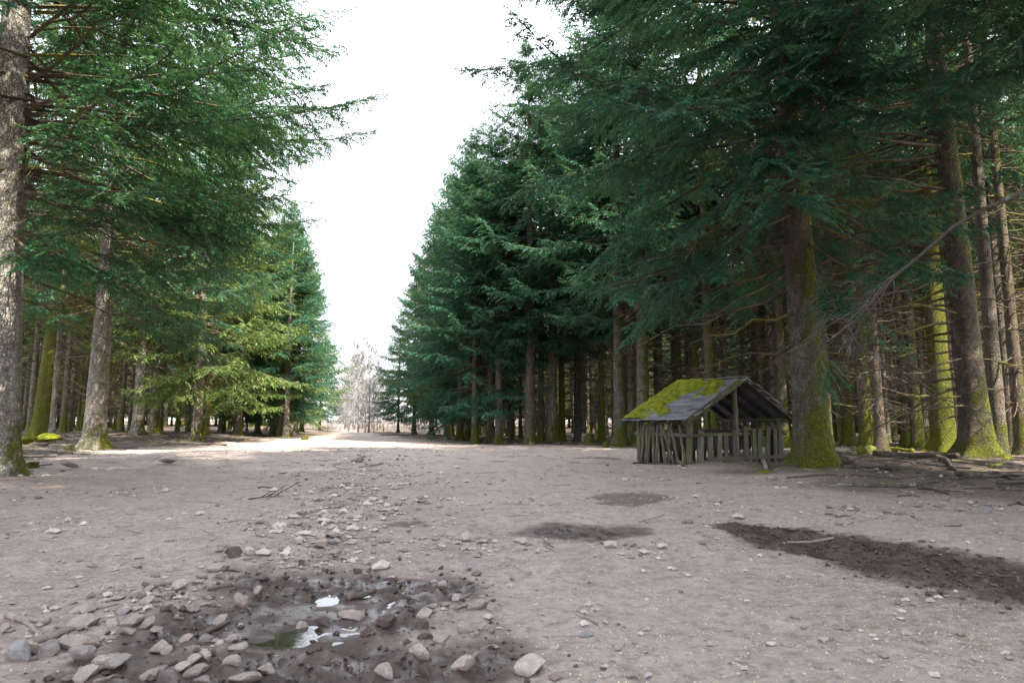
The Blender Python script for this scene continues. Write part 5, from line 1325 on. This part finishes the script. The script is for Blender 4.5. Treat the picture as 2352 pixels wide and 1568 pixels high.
# ------------------------------------------------------------------ loose gravel, spilt grain and twig litter
def crumbs(name, label, n, sampler, smin, smax, mat, flatn=.55, tintf=None, seed=1, lift=.3, tiny=False):
    rng = np.random.default_rng(seed); x, y = sampler(rng, n); n = len(x)
    base = np.array([(1, 0, 0), (0, 1, 0), (-1, 0, 0), (0, -1, 0), (0, 0, 1), (0, 0, -.5), (.6, .6, .55), (-.6, .6, .5), (-.6, -.6, .6), (.6, -.6, .45)], float)
    tri = np.array([(0, 6, 4), (6, 1, 4), (1, 7, 4), (7, 2, 4), (2, 8, 4), (8, 3, 4), (3, 9, 4), (9, 0, 4), (0, 5, 1), (1, 5, 2), (2, 5, 3), (3, 5, 0), (0, 1, 6), (1, 2, 7), (2, 3, 8), (3, 0, 9)])
    if tiny: base = base[[0, 1, 2, 4]] + [[0, 0, 0], [0, 0, .2], [0, 0, 0], [0, -.6, 0]]; tri = np.array([(0, 1, 3), (1, 2, 3), (2, 0, 3)])
    nb_ = len(base); s = smin + (smax - smin) * rng.random(n) ** 3.0; a = rng.random(n) * 6.28
    V = base[None] * (1 + rng.normal(0, .18, (n, nb_, 3))) * s[:, None, None] * np.stack([np.ones(n), rng.uniform(.5, .95, n), flatn * rng.uniform(.5, 1.2, n)], -1)[:, None, :]
    X = V[..., 0] * np.cos(a)[:, None] - V[..., 1] * np.sin(a)[:, None]; Y = V[..., 0] * np.sin(a)[:, None] + V[..., 1] * np.cos(a)[:, None]
    z = terrain(x, y) + s * flatn * lift
    V = np.stack([X + x[:, None], Y + y[:, None], V[..., 2] + z[:, None]], -1).reshape(-1, 3)
    F = (tri[None] + (np.arange(n) * nb_)[:, None, None]).reshape(-1, 3)
    t = np.repeat(rng.random(n), nb_)
    tag(obj(name, make_mesh(name, V, F, [mat], attrs={'tint': t})), label, None, None, 'stuff')
def fan(y0, y1, power=1.0, dens=None):
    def f(rng, n):
        X = []; Y = []; k = 0
        while k < n:
            u = rng.random(n); y = y0 * (y1 / y0) ** u; x = rng.uniform(-.82, .82, n) * y
            keep = (x > edge_l(y) - 1) & (x < edge_r(y) + 3)
            if dens is not None: keep &= rng.random(n) < dens(x, y)
            X.append(x[keep]); Y.append(y[keep]); k += keep.sum()
        return np.concatenate(X)[:n], np.concatenate(Y)[:n]
    return f
def gravel_d(x, y):
    px = 1176 + 1568 * x / y; py = 980 + 1568 * CAM_H / y
    st = np.exp(-((px - (860 - (py - 1060) * .5)) / 130) ** 2) * (py < 1310)
    mud = sum(wet_mask(x, y))
    return np.clip(.09 + .9 * st + .5 * sstep(.0, .35, fbm(x, y, 401, 3, 1.2)) - .6 * (mud > .4), 0, 1)
crumbs('gravel', 'loose gravel and crumbs strewn over the bare dirt', 7500, fan(1.9, 26, dens=gravel_d), .003, .024, M_CRUMB, .6, seed=3)
crumbs('gravel', 'coarse rubble in the stony strip of the track', 1500, fan(2.6, 30, dens=lambda x, y: np.clip(gravel_d(x, y), 0, 1) ** 3 * (sum(wet_mask(x, y)) < .2)), .015, .06, M_CRUMB, .6, seed=5)
crumbs('spilt_grain', 'pale grains strewn over the dirt in the foreground', 6500, fan(1.9, 10, dens=lambda x, y: np.clip(.35 + .6 * sstep(-1, 2, x / y * 3) - .9 * np.clip(sum(wet_mask(x, y)), 0, 1), 0.02, 1)), .0028, .0046, M_GRAIN, .8, seed=6, lift=.8, tiny=True)
def mud_clods():
    def samp(rng, n):
        x = rng.uniform(-2.6, 3.6, n * 8); y = rng.uniform(1.8, 5.6, n * 8); m1, m2, m3 = wet_mask(x, y)
        k = rng.random(n * 8) < np.maximum(m1, m3) * (1 - .85 * np.exp(-(((x - P1[0] + .02) / .36) ** 2 + ((y - P1[1] + .10) / .45) ** 2) ** 2)); return x[k][:n], y[k][:n]
    k = NT('mud_clod'); P = k.n('ShaderNodeTexCoord').outputs['Object']
    c = k.ramp(k.noise(P, 20, 4), [(.3, (.038, .028, .025)), (.6, (.085, .062, .055)), (.8, (.14, .108, .096))]); m = k.out(k.bsdf(c, .5, .4, k.noise(P, 90, 4), .5, .008))
    crumbs('mud_clods', 'trodden lumps of wet mud', 2600, samp, .004, .017, m, .8, seed=9)
mud_clods()
def twig_litter(name, label, n, xr, yr, test, mat, lmax, seed):
    rng = np.random.default_rng(seed); x = rng.uniform(*xr, n * 6); y = rng.uniform(*yr, n * 6); k = test(x, y) & (np.abs(x) < y * .82 + 1); x, y = x[k][:n], y[k][:n]; n = len(x)
    L = .06 + lmax * rng.random(n) ** 2.5; a = rng.normal(0, .9, n); r = .003 + L * .012
    dx, dy = np.cos(a) * L, np.sin(a) * L
    V = []
    for s in (-.5, 0.05, .5):
        px, py = x + dx * s + rng.normal(0, .04, n) * L, y + dy * s + rng.normal(0, .04, n) * L; pz = terrain(px, py, False) + r * 1.2 + rng.random(n) * .03
        for ang in (0, 2.1, 4.2): V.append(np.stack([px - np.sin(a) * r * math.cos(ang), py + np.cos(a) * r * math.cos(ang), pz + r * math.sin(ang)], -1))
    V = np.stack(V, 1).reshape(-1, 3); q = []
    for s in range(2):
        for j in range(3): q.append((s * 3 + j, s * 3 + (j + 1) % 3, s * 3 + 3 + (j + 1) % 3, s * 3 + 3 + j))
    F = (np.array(q)[None] + (np.arange(n) * 9)[:, None, None]).reshape(-1, 4)
    tag(obj(name, make_mesh(name, V, F, [mat])), label, None, None, 'stuff')
twig_litter('twig_litter', 'dead twigs littering the floor of the dark wood', 3200, (3.5, 30), (8, 34), lambda x, y: x > edge_r(y) - .3, M_PALE, 1.1, 61)
twig_litter('twig_litter', 'dead twigs littering the floor of the left wood', 1800, (-30, -6), (10, 45), lambda x, y: x < edge_l(y) + .6, M_PALE, 1.0, 62)
twig_litter('twig_litter', 'small twigs strewn on the open dirt', 900, (-10, 8), (3.5, 28), lambda x, y: (x > edge_l(y)) & (x < edge_r(y)), M_STICK, .30, 63)
twig_litter('twig_litter', 'dead twigs littering the ground under the right hand row', 1300, (-14, 12), (22, 60), lambda x, y: x > edge_r(y) - .8, M_PALE, 1.2, 64)
